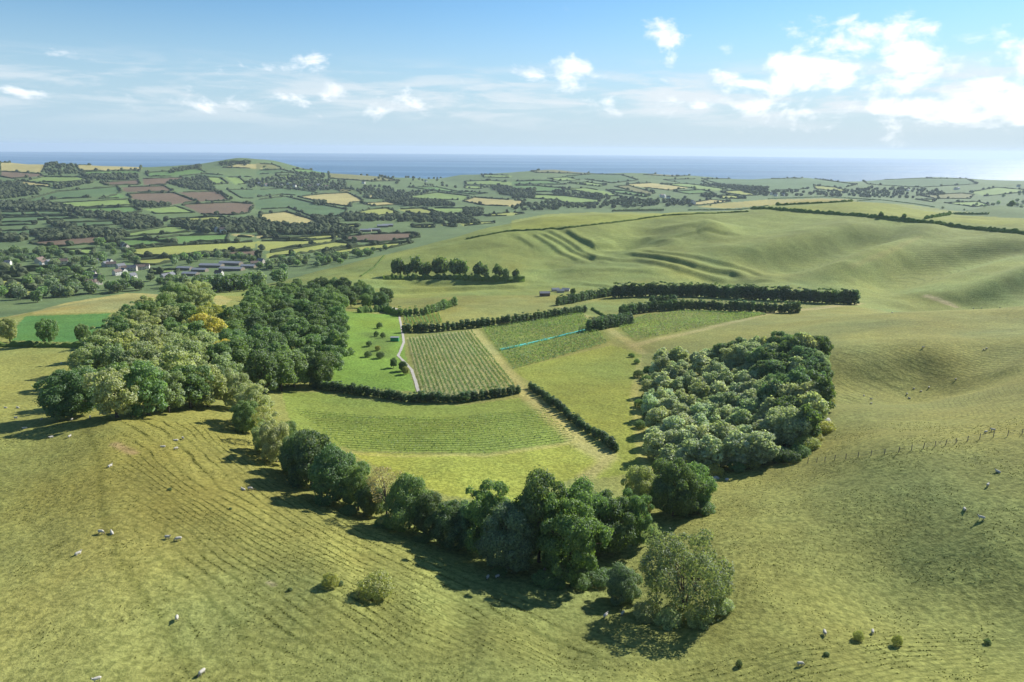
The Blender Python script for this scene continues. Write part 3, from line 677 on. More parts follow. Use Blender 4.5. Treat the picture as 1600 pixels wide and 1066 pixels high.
def tree_proto(seed, H, rx, rz, nl, nleaf, leaf, lob=(.28, .42), low=-.35, sparse=0.0, trunk_r=.028, stems=1, fill=.12, cz=None, limbs=True, cone=0.0):
    r = np.random.default_rng(seed)
    cz = H-rz if cz is None else cz
    i = np.arange(nl)+.5
    zc = 1-(1-low)*i/nl; ph = i*2.399963+r.uniform(0, 6)
    rr_ = np.sqrt(np.maximum(0, 1-zc**2))
    D = np.stack([rr_*np.cos(ph), rr_*np.sin(ph), zc], 1)+r.normal(0, .12, (nl, 3))
    lr = rx*r.uniform(*lob, nl)
    wid = 1-cone*np.clip(D[:, 2], -1, 1)
    Cn = D*np.stack([(rx-lr*.8)*wid, (rx-lr*.8)*wid, np.maximum(rz-lr*.8, .1)], 1)*r.uniform(.74, 1.14, (nl, 1))
    keep = r.random(nl) > sparse*.5
    Cn, lr, D = Cn[keep], lr[keep], D[keep]
    m = int(nleaf*2.6)
    w = lr**2/np.sum(lr**2); k = r.choice(len(lr), m, p=w)
    dv = unit(r.normal(size=(m, 3)))
    ok = (dv*unit(D[k]+np.array([0, 0, .35]))).sum(1) > -.25
    P = Cn[k]+dv*(lr[k]*r.uniform(.72, 1.08, m))[:, None]*np.array([1, 1, .82])
    spray = r.random(m) < .10
    P[spray] += dv[spray]*(lr[k][spray]*r.uniform(.1, .4, spray.sum()))[:, None]
    d2 = np.linalg.norm(P[:, None]-Cn[None], axis=2)/lr[None]
    d2[np.arange(m), k] = 9
    ok &= (d2.min(1) > .72)
    sel = np.where(ok)[0][:nleaf]
    P, N = P[sel], unit(dv[sel]+r.normal(0, .55, (len(sel), 3))+np.array([0, 0, .25]))
    nf = int(nleaf*fill)
    Pi = unit(r.normal(size=(nf, 3)))*r.random((nf, 1))**.4*np.array([rx*.72, rx*.72, rz*.72])
    P = np.vstack([P, Pi]); N = np.vstack([N, unit(r.normal(size=(nf, 3)))])
    P[:, 2] += cz
    P[:, 2] = np.maximum(P[:, 2], .12)
    V, q = cards(P, N, np.full(len(P), leaf), r); crown_V, crown_q = V, q
    crown = mesh_np('crown', V, [q], False); crown.materials.append(M_LEAF)
    pr = []
    tr = H*trunk_r
    for s_ in range(stems):
        a = r.uniform(0, 6.3); off = (0 if stems == 1 else .35)*np.array([math.cos(a), math.sin(a), 0])
        lean = (0.02 if stems == 1 else .2)*H*np.array([math.cos(a), math.sin(a), 0])
        top = np.array([0, 0, cz+rz*.35])+lean
        mid = off*2+np.array([0, 0, top[2]*.5])+lean*.3
        pr.append(tube([off-np.array([0, 0, .6]), off*1.2+np.array([0, 0, H*.08]), mid, top], [tr*1.35, tr, tr*.7, tr*.2], 7))
        if limbs:
            for j in r.choice(len(Cn), min(len(Cn), 9 if stems == 1 else 5), replace=False):
                e = Cn[j]+np.array([0, 0, cz]); b = mid*(1-.0)+np.array([0, 0, (r.random()-.5)*.25*mid[2]])
                mm = (b+e)/2+np.array([0, 0, .05*H])
                pr.append(tube([b, mm, e*.97+b*.03], [tr*.5, tr*.3, tr*.1], 5))
    V, q = join(pr)
    tk = mesh_np('trunk', V, [q]); tk.materials.append(M_BARK)
    V2, q2 = pr[0]
    whole = mesh_np('crown', np.vstack([crown_V, V2]), [crown_q, q2+len(crown_V)], False); whole.materials.append(M_LEAF); whole.materials.append(M_BARK)
    mi = np.zeros(len(crown_q)+len(q2), np.int32); mi[len(crown_q):] = 1; whole.polygons.foreach_set('material_index', mi)
    return dict(H=H, crown=crown, trunk=tk, R=rx, whole=whole)
def silver(p):
    c = p['crown'].copy(); c.materials[0] = M_SILVER
    return dict(p, crown=c)

OAK = [tree_proto(100+i, 13, 6.0, 6.2, 44, 19000, .34, lob=(.18, .38), fill=.14, cz=6.6, low=-.92) for i in range(3)]
ASH = [tree_proto(120+i, 15, 5.8, 7.2, 60, 18000, .33, lob=(.13, .30), fill=.12, cz=7.6, low=-.9) for i in range(2)]
OPEN = tree_proto(140, 13, 7.2, 5.9, 70, 13500, .30, lob=(.15, .28), fill=.04, stems=6, trunk_r=.013, cz=6.6, sparse=.3, low=-.6)
BARE = [tree_proto(150+i, 12, 4.0, 4.6, 26, 1500, .26, lob=(.18, .3), fill=.02, trunk_r=.02, cz=7.2, sparse=.4) for i in range(2)]
BUSH = [tree_proto(160+i, 4, 2.5, 2.0, 18, 3200, .22, lob=(.24, .46), low=-.6, cz=1.8, fill=.15, trunk_r=.03) for i in range(2)]
OAKM = [tree_proto(200+i, 13, 5.6, 6.1, 32, 6500, .52, fill=.15, cz=6.7, low=-.85, lob=(.18, .40)) for i in range(4)]
ASHM = [tree_proto(220+i, 13, 5.2, 6.2, 48, 6500, .46, lob=(.13, .31), fill=.13, cz=6.6, low=-.85) for i in range(3)]
SLIM = [tree_proto(240+i, 7, 2.2, 3.3, 24, 1900, .40, lob=(.3, .45), fill=.14, cz=3.6, low=-.7) for i in range(4)]
WIND = [tree_proto(260+i, 8, 1.55, 3.9, 24, 620, .62, lob=(.4, .6), fill=.2, cz=4.0, low=-.9, limbs=False, cone=.25) for i in range(4)]
FARO = [tree_proto(280+i, 12, 5.6, 5.4, 18, 430, 1.75, fill=.25, cz=6.2, low=-.7, lob=(.32, .5), limbs=False) for i in range(4)]

LEAFK = 3.3
def color_of(base, var=.22, r=random):
    k = 1+(r.random()-.5)*2*var; h = (r.random()-.5)*.15
    k *= LEAFK
    return (base[0]*k*(1+h), base[1]*k, base[2]*k*(1-h), 1)
DARK = (.040, .060, .019); MID = (.058, .088, .026); PALE = (.118, .132, .056); ASHC = (.125, .136, .068); YELL = (.18, .155, .034); SILV = (.118, .132, .072); CONI = (.034, .056, .020); OLIV = (.115, .118, .034)
def put_tree(protos, pos, height, col, label, group=None, name='broadleaf_tree', cat='tree', parts=True, wide=1.0, var=.13, sink=.15):
    p = random.choice(protos) if isinstance(protos, list) else protos
    k = height/p['H']; rz = random.uniform(0, 6.28)
    sc = (k*wide*random.uniform(.93, 1.07), k*wide*random.uniform(.93, 1.07), k)
    loc = (pos[0], pos[1], pos[2]-sink)
    if parts:
        o = empty(name, loc)
        t_ = obj('trunk', p['trunk'], None, o); c = obj('crown', p['crown'], None, o); c.color = color_of(col, var)
    else:
        o = obj(name, p['whole']); o.location = loc; o.color = color_of(col, var)
    o.rotation_euler = (0, 0, rz); o.scale = sc
    tag(o, label, cat, group)
    return o
def along(W, spacing=None, count=None):
    W = np.asarray(W, float); L = np.concatenate([[0], np.cumsum(np.linalg.norm(np.diff(W[:, :2], axis=0), axis=1))])
    if count is None: count = max(2, int(L[-1]/spacing)+1)
    s = np.linspace(0, L[-1], count)
    x = np.interp(s, L, W[:, 0]); y = np.interp(s, L, W[:, 1])
    return np.stack([x, y, hgt(x, y)], 1)
def densify(px, n_=6):
    out = []
    for a, b in zip(px[:-1], px[1:]):
        for k in range(n_): out.append((a[0]+(b[0]-a[0])*k/n_, a[1]+(b[1]-a[1])*k/n_))
    return out+[px[-1]]

# ------------------------------------------------------------------ the belt of trees round the head of the combe, one by one
BELT = [ # u, v of the foot, height, kind, colour, width, label
 (112,652,13.5,OAK,(.040,.066,.018),1.1,'dark rounded broadleaf tree at the front left corner of the left wood'),
 (400,668,14,ASH,ASHC,1.0,'tall grey-green ash where the belt leaves the left wood'),
 (372,640,13,ASH,ASHC,.95,'grey-green ash just behind the first ash of the belt'),
 (345,622,11,OAK,DARK,.85,'dark low tree in the gap between wood and belt'),
 (432,722,12,ASH,ASHC,.85,'pale ash at the shaded bend of the belt above the vineyard'),
 (418,694,11,BARE,OLIV,1.0,'thin half-bare tree behind the pale ash of the belt'),
 (452,712,9,OAK,MID,.8,'small mid-green tree leaning over the vineyard corner'),
 (385,676,9.5,OAK,MID,.8,'small mid-green tree below the tall grey-green ash'),
 (414,708,8.5,ASH,PALE,.85,'short pale tree between the tall ash and the belt bend'),
 (462,741,9.5,OAK,(.05,.074,.024),.85,'green tree filling the belt left of its lower run'),
 (487,758,12.5,OAK,DARK,.95,'dark green round tree at the left end of the lower belt'),
 (527,783,12.5,OAK,(.044,.07,.022),.9,'second large round tree from the left in the lower belt'),
 (560,798,11,ASH,MID,.85,'bushy tree left of the half-bare brownish tree'),
 (605,815,12.5,BARE,(.13,.11,.05),.95,'half-bare brownish tree with visible branches in the lower belt'),
 (580,806,7.5,OAK,DARK,.8,'low dark tree in front of the brownish half-bare tree'),
 (640,826,11.5,OAK,MID,.85,'rounded tree just right of the half-bare brownish tree'),
 (672,838,9,OAK,DARK,.9,'low dark tree left of the belt centre'),
 (705,852,9.5,OAK,DARK,.95,'broad low dark tree at the belt centre'),
 (735,858,10,OAK,(.045,.07,.03),.85,'dark tree below the tall light-green tree'),
 (762,866,15,ASH,(.062,.092,.022),.85,'tall light-green tree left of the silvery blue-green tree'),
 (792,888,12,[silver(OAK[0])],(.054,.078,.040),.95,'silvery blue-green tree left of the biggest tree'),
 (842,878,17.5,OAK,DARK,.72,'tall dark tree rising behind the biggest tree'),
 (890,902,16.5,ASH,(.058,.088,.022),.9,'biggest light-green tree in the middle of the lower belt'),
 (902,868,15.5,OAK,MID,.7,'tall tree hidden partly behind the biggest tree'),
 (950,862,13,OAK,DARK,.95,'dark tree just right of the biggest tree'),
 (990,852,12,ASH,MID,.85,'mid-green tree second right of the biggest tree'),
 (1000,790,9.5,OAK,PALE,.95,'pale bushy tree at the right end of the yellow meadow'),
 (1052,806,13.5,OAK,DARK,.9,'dark dense tree at the right end of the belt'),
 (1080,792,11,OAK,MID,.85,'mid-green tree at the outermost right of the belt'),
 (1016,876,8,BARE,PALE,.75,'thin pale half-bare tree behind the open many-stemmed tree'),
 (970,937,6.5,[silver(OAK[1])],(.056,.085,.040),1.0,'round silvery bush left of the open many-stemmed tree'),
 (1070,950,13,[OPEN],(.066,.084,.034),.94,'open many-stemmed willow-like tree nearest the camera'),
]
bw = G([(b[0], b[1]) for b in BELT])
for b, p in zip(BELT, bw):
    put_tree(b[3], p, b[2]*.95, b[4], b[6], 'trees of the belt round the combe head', wide=b[5]*.94, var=.1)
UNDER = [(1010,965,2.6,'left'),(1045,975,2.4,'front left'),(1090,972,2.6,'front right'),(1125,955,2.2,'right')]
for (u, v, h, w_), p in zip(UNDER, G([(a[0], a[1]) for a in UNDER])):
    put_tree(BUSH, p, h, PALE, f'low scrub bush at the {w_} foot of the many-stemmed tree', 'scrub under the open tree', 'scrub_bush', 'bush', wide=1.35)
UNDER2 = [(850,912,2.4),(872,918,1.8),(905,917,2.2),(935,912,2.6),(960,905,2.0),(780,897,1.5),(1100,800,2.5),(660,846,1.8),(600,822,2.2),(545,803,2.0)]
UNDER2.sort()
for i, ((u, v, h), p) in enumerate(zip(UNDER2, G([(a[0], a[1]) for a in UNDER2]))):
    put_tree(BUSH, p, h, MID, f'{nth(i)} low bush from the left along the shaded foot of the belt', 'bushes at the foot of the belt', 'scrub_bush', 'bush', wide=1.3)
SOLO = [(590,932,3.6,BUSH,OLIV,'round yellow-green hawthorn bush alone on the left slope',1.1),(561,938,2.0,BARE,OLIV,'tiny wind-bent hawthorn left of the round bush on the slope',.9),(517,916,2.4,BUSH,OLIV,'small scraggy hawthorn further left on the striped slope',.8),(531,914,.8,BUSH,DARK,'knee-high dark stump bush right of the scraggy hawthorn',1.0),
 (1341,1000,1.5,BUSH,OLIV,'little sapling with thin stem on the lower right slope',.7),(1401,1008,1.7,BUSH,OLIV,'dark stubby hawthorn on the lower right slope',.6),(1543,1006,.8,BUSH,DARK,'low dark tuft furthest right on the bottom slope',.9),(1155,1041,1.0,BUSH,DARK,'low dark tuft at the bottom centre right',.7),(1291,1024,.6,BUSH,DARK,'tiny dark tuft above the lowest right sheep',1.0),
 (453,923,.6,BUSH,DARK,'tiny dark tuft beside the bare scar on the left slope',.9),(360,796,.5,BUSH,DARK,'tiny dark tuft between sheep high on the left slope',.9),(265,766,.6,BUSH,DARK,'tiny dark tuft left of the upper pair of sheep',1.0),
 (1110,322,6,FARO,DARK,'lone windswept hawthorn on the skyline of the downs',1.0),(1376,341,7.5,FARO,DARK,'left of two hawthorns standing in the long dark hedge',.8),(1412,343,7,FARO,DARK,'right of two hawthorns standing in the long dark hedge',.75),(1355,338,3.5,FARO,DARK,'small bush left of the two hedge hawthorns',.8),
 (615,575,4.5,OAKM,DARK,'lower dark bush in the thicket beside the gravel track',.8),(630,580,4.5,OAKM,DARK,'dark bush beside the gravel track bend',.9),(634,585,3.5,OAKM,OLIV,'brownish bush at the bend of the gravel track',.9),
 (593,513,3.6,BUSH,DARK,'highest tree of the scrub patch in the bright meadow',.7),(588,526,3.2,BUSH,DARK,'left tree in the middle of the meadow scrub patch',.7),(598,528,3.2,BUSH,DARK,'right tree in the middle of the meadow scrub patch',.7),(577,541,3.0,BUSH,DARK,'dark bush at the left rim of the meadow scrub patch',.8),(590,548,2.6,BUSH,OLIV,'yellowish bush in the meadow scrub patch',.8),(575,558,3.0,BUSH,DARK,'lower left bush of the meadow scrub patch',.9),(594,560,3.2,BUSH,DARK,'lower right bush of the meadow scrub patch',.9),
 (16,535,11,ASHM,PALE,'left of three field trees by the green field hedge',.8),(77,538,11.5,ASHM,MID,'middle of three field trees by the green field hedge',.8),(131,537,9,ASHM,MID,'right of three field trees by the green field hedge',.75),
 (895,462,6,OAKM,DARK,'dark round tree beside the farm roofs',.8)]
for s_, p in zip(SOLO, G([(a[0], a[1]) for a in SOLO])):
    small = s_[2] < 2.3
    put_tree(s_[3], p, s_[2], s_[4], s_[5], None, 'hawthorn_bush' if s_[2] < 5.5 else 'field_tree', 'bush' if s_[2] < 5.5 else 'tree', parts=s_[3] is not FARO, wide=s_[6], sink=.1, var=.1)

# ------------------------------------------------------------------ woods, row by row
def wood_rows(rows, where, group, protos, cols, hrange, name='broadleaf_tree', wide=1.0, jit=.25, parts=True):
    for k, (px, cnt) in enumerate(rows):
        W = along(G(densify(px, 4)), count=cnt)
        if cnt > 1: sp = np.linalg.norm(W[-1, :2]-W[0, :2])/(cnt-1)
        for i, p in enumerate(W):
            x = p[0]+random.uniform(-jit, jit)*sp; y = p[1]+random.uniform(-jit, jit)*sp
            q = (x, y, float(hgt(x, y)))
            put_tree(random.choice(protos), q, random.uniform(*hrange), random.choice(cols), f'{nth(i)} tree from left, {nth(k)} row from front, {where}', group, name, 'tree', parts, wide*random.uniform(.9, 1.15))
wood_rows([([(185,655),(330,636)],5),([(140,632),(345,612)],6),([(145,602),(345,590)],7),([(155,580),(322,570)],6),([(170,560),(305,550)],6),([(185,542),(300,535)],5),([(195,526),(298,518)],5),([(215,510),(330,503)],5),([(240,497),(325,490)],4),([(262,484),(325,478)],4),([(275,474),(325,468)],3)],
          'the left wood', 'trees of the left wood', [ASHM, ASHM, OAKM], [PALE, (.105,.12,.056), (.10,.118,.05), MID, (.082,.105,.04)], (11, 14.5))
wood_rows([([(405,612),(505,604)],4),([(372,594),(515,586)],5),([(368,574),(522,566)],6),([(370,556),(526,548)],6),([(372,540),(528,532)],6),([(376,525),(528,518)],6),([(382,511),(528,505)],6),([(392,498),(526,493)],6),([(402,487),(522,483)],6),([(415,476),(512,474)],5)],
          'the darker wood beside the bright meadow', 'trees of the darker wood', [OAKM, OAKM, ASHM], [DARK, MID, MID, (.048,.076,.024), (.066,.094,.034)], (12, 15.5))
for i, (u, v) in enumerate([(318,540), (338,548), (330,522), (346,575)]):
    put_tree(OAKM, ground([u], [v])[0], [15, 15, 15, 11][i], YELL if i != 2 else (.13, .13, .03), ['left golden-yellow tree between the two woods', 'right golden-yellow tree between the two woods', 'yellow-green tree rising behind the golden ones', 'small golden tree nearest the camera between the woods'][i], 'golden trees', wide=.95, var=.06)
wood_rows([([(430,470),(600,484)],9),([(440,462),(600,474)],9),([(470,455),(560,460)],6)], 'the belt joining wood and track', 'trees of the joining belt', [OAKM], [DARK, MID], (9, 13), parts=False)
wood_rows([([(1040,738),(1195,724)],12),([(1026,716),(1198,702)],13),([(1020,696),(1200,682)],13),([(1020,676),(1200,662)],13),([(1018,656),(1198,643)],13),([(1018,638),(1196,626)],12),([(1018,620),(1190,610)],12),([(1020,604),(1180,596)],11),([(1024,588),(1170,582)],10),([(1030,575),(1150,570)],8)],
          'the silvery plantation', 'young trees of the plantation', [SLIM], [SILV, (.14,.158,.10), (.15,.165,.112), (.13,.146,.088), (.105,.125,.066)], (5.5, 9.0), 'plantation_tree', 1.2, .4)
wood_rows([([(1205,704),(1262,692)],4),([(1205,680),(1270,670)],5),([(1205,655),(1275,646)],5),([(1203,632),(1278,624)],6),([(1195,610),(1280,603)],7),([(1180,592),(1280,585)],8),([(1150,578),(1278,571)],10),([(1120,568),(1272,561)],11)],
          'the taller grove behind the plantation', 'trees of the taller grove', [OAKM, SLIM], [DARK, SILV, (.05,.078,.034)], (8.5, 12.0), 'grove_tree', 1.0, .4)
wood_rows([([(998,560),(1008,600),(1006,650),(1012,690)],11)], 'the thin shrub line left of the plantation', 'shrubs left of the plantation', [BUSH], [DARK, MID], (2.0, 3.4), 'plantation_shrub', 1.0)

# ------------------------------------------------------------------ windbreaks and tree rows: narrow trees planted in lines
LINES = [ # line, spacing, heights, protos, colour, where
 ([(871,478),(915,469),(957,462)], 2.6, (5.5, 7), WIND, CONI, 'the short left arm of the upper windbreak'),
 ([(961,465),(1010,463),(1100,464),(1200,469),(1335,476)], 2.7, (9, 11), WIND, CONI, 'the long upper windbreak'),
 ([(1019,477),(1052,475)], 2.7, (6, 7), WIND, CONI, 'the short stub behind the middle windbreak'),
 ([(970,494),(1020,487),(1063,484),(1200,488),(1246,489)], 2.7, (6, 7.5), WIND, CONI, 'the middle windbreak'),
 ([(919,518),(950,513),(985,507)], 2.2, (5.5, 6.5), WIND, CONI, 'the thick hedge end beside the turquoise strip'),
 ([(922,513),(950,508),(984,502)], 2.4, (5, 6), WIND, CONI, 'the back rank of the thick hedge end'),
 ([(631,520),(689,518),(800,506),(913,488)], 3.0, (4.2, 5.6), WIND, CONI, 'the tree row above the striped vineyard'),
 ([(626,495),(665,492),(710,478)], 3.2, (4.5, 6.5), WIND, MID, 'the tree row at the top of the gravel track'),
 ([(345,257),(362,255),(388,255)], 13, (12, 17), FARO, DARK, 'the dark clump on the far hilltop'),
 ([(488,606),(560,616),(640,628),(720,629),(808,615)], 1.7, (2.8, 3.9), WIND, CONI, 'the curved hedge row below the striped vineyard'),
 ([(828,607),(870,637),(905,667),(940,688),(962,706)], 1.8, (2.4, 3.4), WIND, CONI, 'the slanting hedge row beside the hay meadow'),
]
for px, sp, hr, pr, col, where in LINES:
    W = along(G(densify(px)), spacing=sp)
    for i, p in enumerate(W):
        q = (p[0]+random.uniform(-.3, .3), p[1]+random.uniform(-.3, .3), p[2])
        put_tree(pr, q, random.uniform(*hr), col, f'{nth(i)} tree from the left in {where}', 'trees in '+where, 'windbreak_tree' if hr[0] > 4 else 'hedge_shrub', 'tree' if hr[0] > 4 else 'shrub', False, random.uniform(1.2, 1.6)*(1.0 if hr[0] > 5 else 1.15), .22)
HB = [(622,431,17),(636,432,12),(650,431,17),(662,433,14),(667,432,13),(684,432,16),(692,432,17),(712,433,16),(723,432,14),(748,433,14),(757,434,11),(778,434,12),(790,436,9),(806,436,9)]
for i, ((u, v, h), p) in enumerate(zip(HB, G([(a[0], a[1]) for a in HB]))):
    put_tree(FARO, p, h, DARK, f'{nth(i)} tree from the left in the shaded row at the foot of the downs', 'row at the foot of the downs', 'downland_tree', 'tree', False, .75)
W = along(G(densify([(957,331),(1036,330)])), spacing=5)
for i, p in enumerate(W):
    put_tree(FARO, p, random.uniform(6, 8.5), DARK, f'{nth(i)} tree from the left in the clump on the skyline of the downs', 'clump on the skyline', 'skyline_tree', 'tree', False, .8)

# ------------------------------------------------------------------ hedges: rounded, uneven banks of leaves following the ground
def hedge_mesh(W, w, h, step, seed=0):
    r = np.random.default_rng(seed)
    P = along(W, spacing=step); n_ = len(P)
    T = unit(np.gradient(P[:, :2], axis=0)); N2 = np.stack([-T[:, 1], T[:, 0]], 1)
    hh = h*r.uniform(.6, 1.35, n_); ww = w*r.uniform(.75, 1.3, n_)
    prof = [(-.5, -.25), (-.52, .45), (-.22, .95), (.2, 1.0), (.5, .5), (.5, -.25)]
    V = np.zeros((n_, len(prof), 3))
    for k, (a, b) in enumerate(prof):
        j = r.normal(0, .12, n_)
        V[:, k, :2] = P[:, :2]+N2*((a+j*(b > 0))*ww)[:, None]; V[:, k, 2] = P[:, 2]+b*hh*(1+j*.5)
    ii = np.arange(n_*len(prof)).reshape(n_, len(prof))
    q = np.stack([ii[:-1, :-1], ii[1:, :-1], ii[1:, 1:], ii[:-1, 1:]], -1).reshape(-1, 4)
    return V.reshape(-1, 3), q
def hedge(W, w, h, step, label, group, seed=0, col=DARK, leafy=0):
    V, q = hedge_mesh(W, w, h, step, seed)
    if leafy:
        r = np.random.default_rng(seed+5); P = along(W, spacing=1.0/leafy)
        c = P+np.stack([r.normal(0, w*.3, len(P)), r.normal(0, w*.3, len(P)), r.random(len(P))*h*1.15], 1)
        V2, q2 = cards(c, unit(r.normal(size=c.shape)), np.full(len(c), .55), r)
        V, q = join([(V, q), (V2, q2)])
    o = obj('hedge', mesh_np('hedge', V, [q], False), M_HEDGE); o.color = color_of(col, 0.05)
    return tag(o, label, 'hedge', group)
NH = [([(0,541),(60,542),(140,543)], 2.0, 1.8, 1.2, 'dark clipped hedge below the green field on the left'),
      ([(728,374),(790,362),(881,357),(960,348),(1040,337),(1170,331)], 2.0, 1.5, 2.5, 'thin dark hedge climbing over the lynchet hill'),
      ([(1075,329),(1200,327),(1330,337),(1376,341),(1450,349),(1600,366),(1650,372)], 4.0, 3.2, 2.5, 'long thick dark hedge crossing the top of the downs'),
      ([(1445,342),(1490,335),(1545,335)], 3.0, 3.0, 2.5, 'short hedge between the two upper hill fields'),
      ([(1155,328),(1200,322),(1300,317),(1360,313)], 3.0, 2.5, 2.5, 'hedge between the tan and green skyline fields'),
      ([(1200,311),(1290,308),(1380,313),(1430,319),(1460,324)], 3.0, 2.5, 2.5, 'hedge along the skyline of the downs'),
      ([(600,437),(700,436),(820,439)], 5.0, 4.0, 2.0, 'dark undergrowth beneath the row at the foot of the downs'),
      ([(564,432),(585,418),(600,400)], 1.2, 1.0, 2.0, 'thin fence-side hedge climbing the left flank of the hill'),
      ([(925,484),(950,498)], 1.6, 1.4, 1.0, 'short dark hedge stub above the thick hedge end'),
      ([(560,489),(600,487),(625,494)], 2.5, 3.5, 1.2, 'hedge at the top of the bright meadow')]
for i, (px, w, h, st_, lb) in enumerate(NH):
    hedge(G(densify(px)), w, h, st_, lb, 'hedges of the downs and near fields', i, DARK, leafy=3 if i in (0, 9) else 0)
# far hedges: round every far field, leaving out stretches a neighbour has already hedged
done = np.zeros((0, 2))
far_tree_pts = []
far = fields[:NFAR+len(HILL)]
order = sorted(range(NFAR), key=lambda i: -np.mean([p[1] for p in fields[i]['px']]))
bands = {}
for i in range(NFAR):
    v = np.mean([p[1] for p in fields[i]['px']])
    b = 'top' if v < 278 else 'upper' if v < 296 else 'middle' if v < 318 else 'lower' if v < 350 else 'lowest'
    bands.setdefault(b, []).append(i)
flabel = {}
for b, l in bands.items():
    for k, i in enumerate(sorted(l, key=lambda i: np.mean([p[0] for p in fields[i]['px']]))):
        flabel[i] = f"dark hedge round the {nth(k)} field from the left in the {b} band of far fields"
for i in order:
    W = fields[i]['W'][:, :2]; W = np.vstack([W, W[:1]])
    P = along(np.column_stack([W, np.zeros(len(W))]), spacing=9.0)
    if len(done):
        dmin = np.concatenate([np.min(np.hypot(P[s:s+200, None, 0]-done[None, :, 0], P[s:s+200, None, 1]-done[None, :, 1]), axis=1) for s in range(0, len(P), 200)])
    else: dmin = np.full(len(P), 1e3)
    dist = np.hypot(P[:, 0], P[:, 1])
    ok = dmin > np.clip(dist*.012, 10, 45)
    Pc = P-np.array([0, 0, CAMZ]); uu = 800+F*(Pc @ r_)/(Pc @ f_)
    ok &= np.min(np.abs(uu[:, None]-np.array([400, 800, 1200])), axis=1) > 4      # land that runs on without a hedge
    parts = []; run = []
    for k in range(len(P)):
        if ok[k]: run.append(k)
        if (not ok[k] or k == len(P)-1):
            if len(run) > 3: parts.append(hedge_mesh(P[run], 5.0, random.uniform(2.6, 4.4), 9.0, i*37+k))
            run = []
    done = np.vstack([done, P[ok][:, :2]])
    for k in np.where(ok)[0]:
        if random.random() < .13: far_tree_pts.append((P[k, 0], P[k, 1], random.uniform(6, 11)))
    if parts:
        V, q = join(parts)
        o = obj('field_hedge', mesh_np('field_hedge', V, [q], False), M_HEDGE); o.color = (.08, .105, .055, 1)
        tag(o, flabel[i], 'hedge', 'hedges of the far fields')

# ------------------------------------------------------------------ trees about the village (each one its own) and the far woods (one mass)
def scatter(poly, spacing, cap, nearest=None):
    W = G(densify(poly+poly[:1], 3))[:, :2]; lo, hi = W.min(0), W.max(0)
    area = abs(np.sum(W[:, 0]*np.roll(W[:, 1], -1)-W[:, 1]*np.roll(W[:, 0], -1)))/2
    n_ = int(min(cap, max(4, area/spacing**2)))
    out = []
    for _ in range(60):
        x = np.random.default_rng(len(out)*7+_+int(abs(lo[0]))).uniform(lo[0], hi[0], n_*3); y = np.random.default_rng(len(out)*11+_+int(hi[1])).uniform(lo[1], hi[1], n_*3)
        m = inside(x, y, W)
        for a, b in zip(x[m], y[m]):
            if all((a-c[0])**2+(b-c[1])**2 > (spacing*.55)**2 for c in out[-260:]): out.append((a, b))
            if len(out) >= n_: break
        if len(out) >= n_: break
    return out
VIL = [([(0,470),(60,476),(110,464),(240,457),(400,457),(440,448),(440,442),(240,449),(110,455),(60,464),(0,458)], 9, 60, 'the tree belt behind the tan field', (10, 14)),
       (c1((170,800),(450,770),(560,790),(700,830),(1080,830),(1523,850),(1500,900),(1000,885),(600,885),(170,890)), 12, 60, 'the village gardens below the houses', (8, 13)),
       (c1((0,670),(300,645),(540,705),(800,705),(1050,745),(1040,765),(700,722),(500,762),(300,752),(0,742)), 13, 50, 'the upper village among the house roofs', (8, 13)),
       (c1((950,755),(1100,692),(1450,690),(1523,730),(1300,722),(1150,735)), 12, 18, 'the screen behind the long barns', (8, 12)),
       (c2((0,765),(100,722),(300,692),(500,682),(740,672),(560,722),(300,762),(100,800)), 11, 48, 'the wooded strip right of the barns', (8, 12)),
       (c2((640,665),(760,642),(830,625),(830,640),(760,662),(660,672)), 12, 8, 'the clump on the left shoulder of the hill', (6, 9)),
       (c1((540,620),(640,590),(720,600),(820,720),(760,720),(690,680),(600,680)), 14, 20, 'the lane above the village', (8, 12)),
       (c4((1240,400),(1220,372),(1300,340),(1523,318),(1640,322),(1640,420),(1523,436),(1400,428)), 14, 36, 'the wood behind the downs on the right', (9, 13)),
       (c4((970,400),(1100,398),(1230,414),(1200,424),(1000,408)), 12, 10, 'the short line left of the right-hand wood', (6, 9))]
for poly, sp, cap, where, hr in VIL:
    L = sorted(scatter(poly, sp, cap), key=lambda a: math.atan2(a[0], a[1]))
    for i, (x, y) in enumerate(L):
        put_tree(FARO, (x, y, float(hgt(x, y))), random.uniform(*hr), random.choice([DARK, MID, (.05,.075,.03), (.07,.09,.045)]), f'{nth(i)} tree from the left in {where}', 'trees of '+where, 'village_tree' if y < 1250 else 'wood_tree', 'tree', False, random.uniform(.85, 1.2), .25)
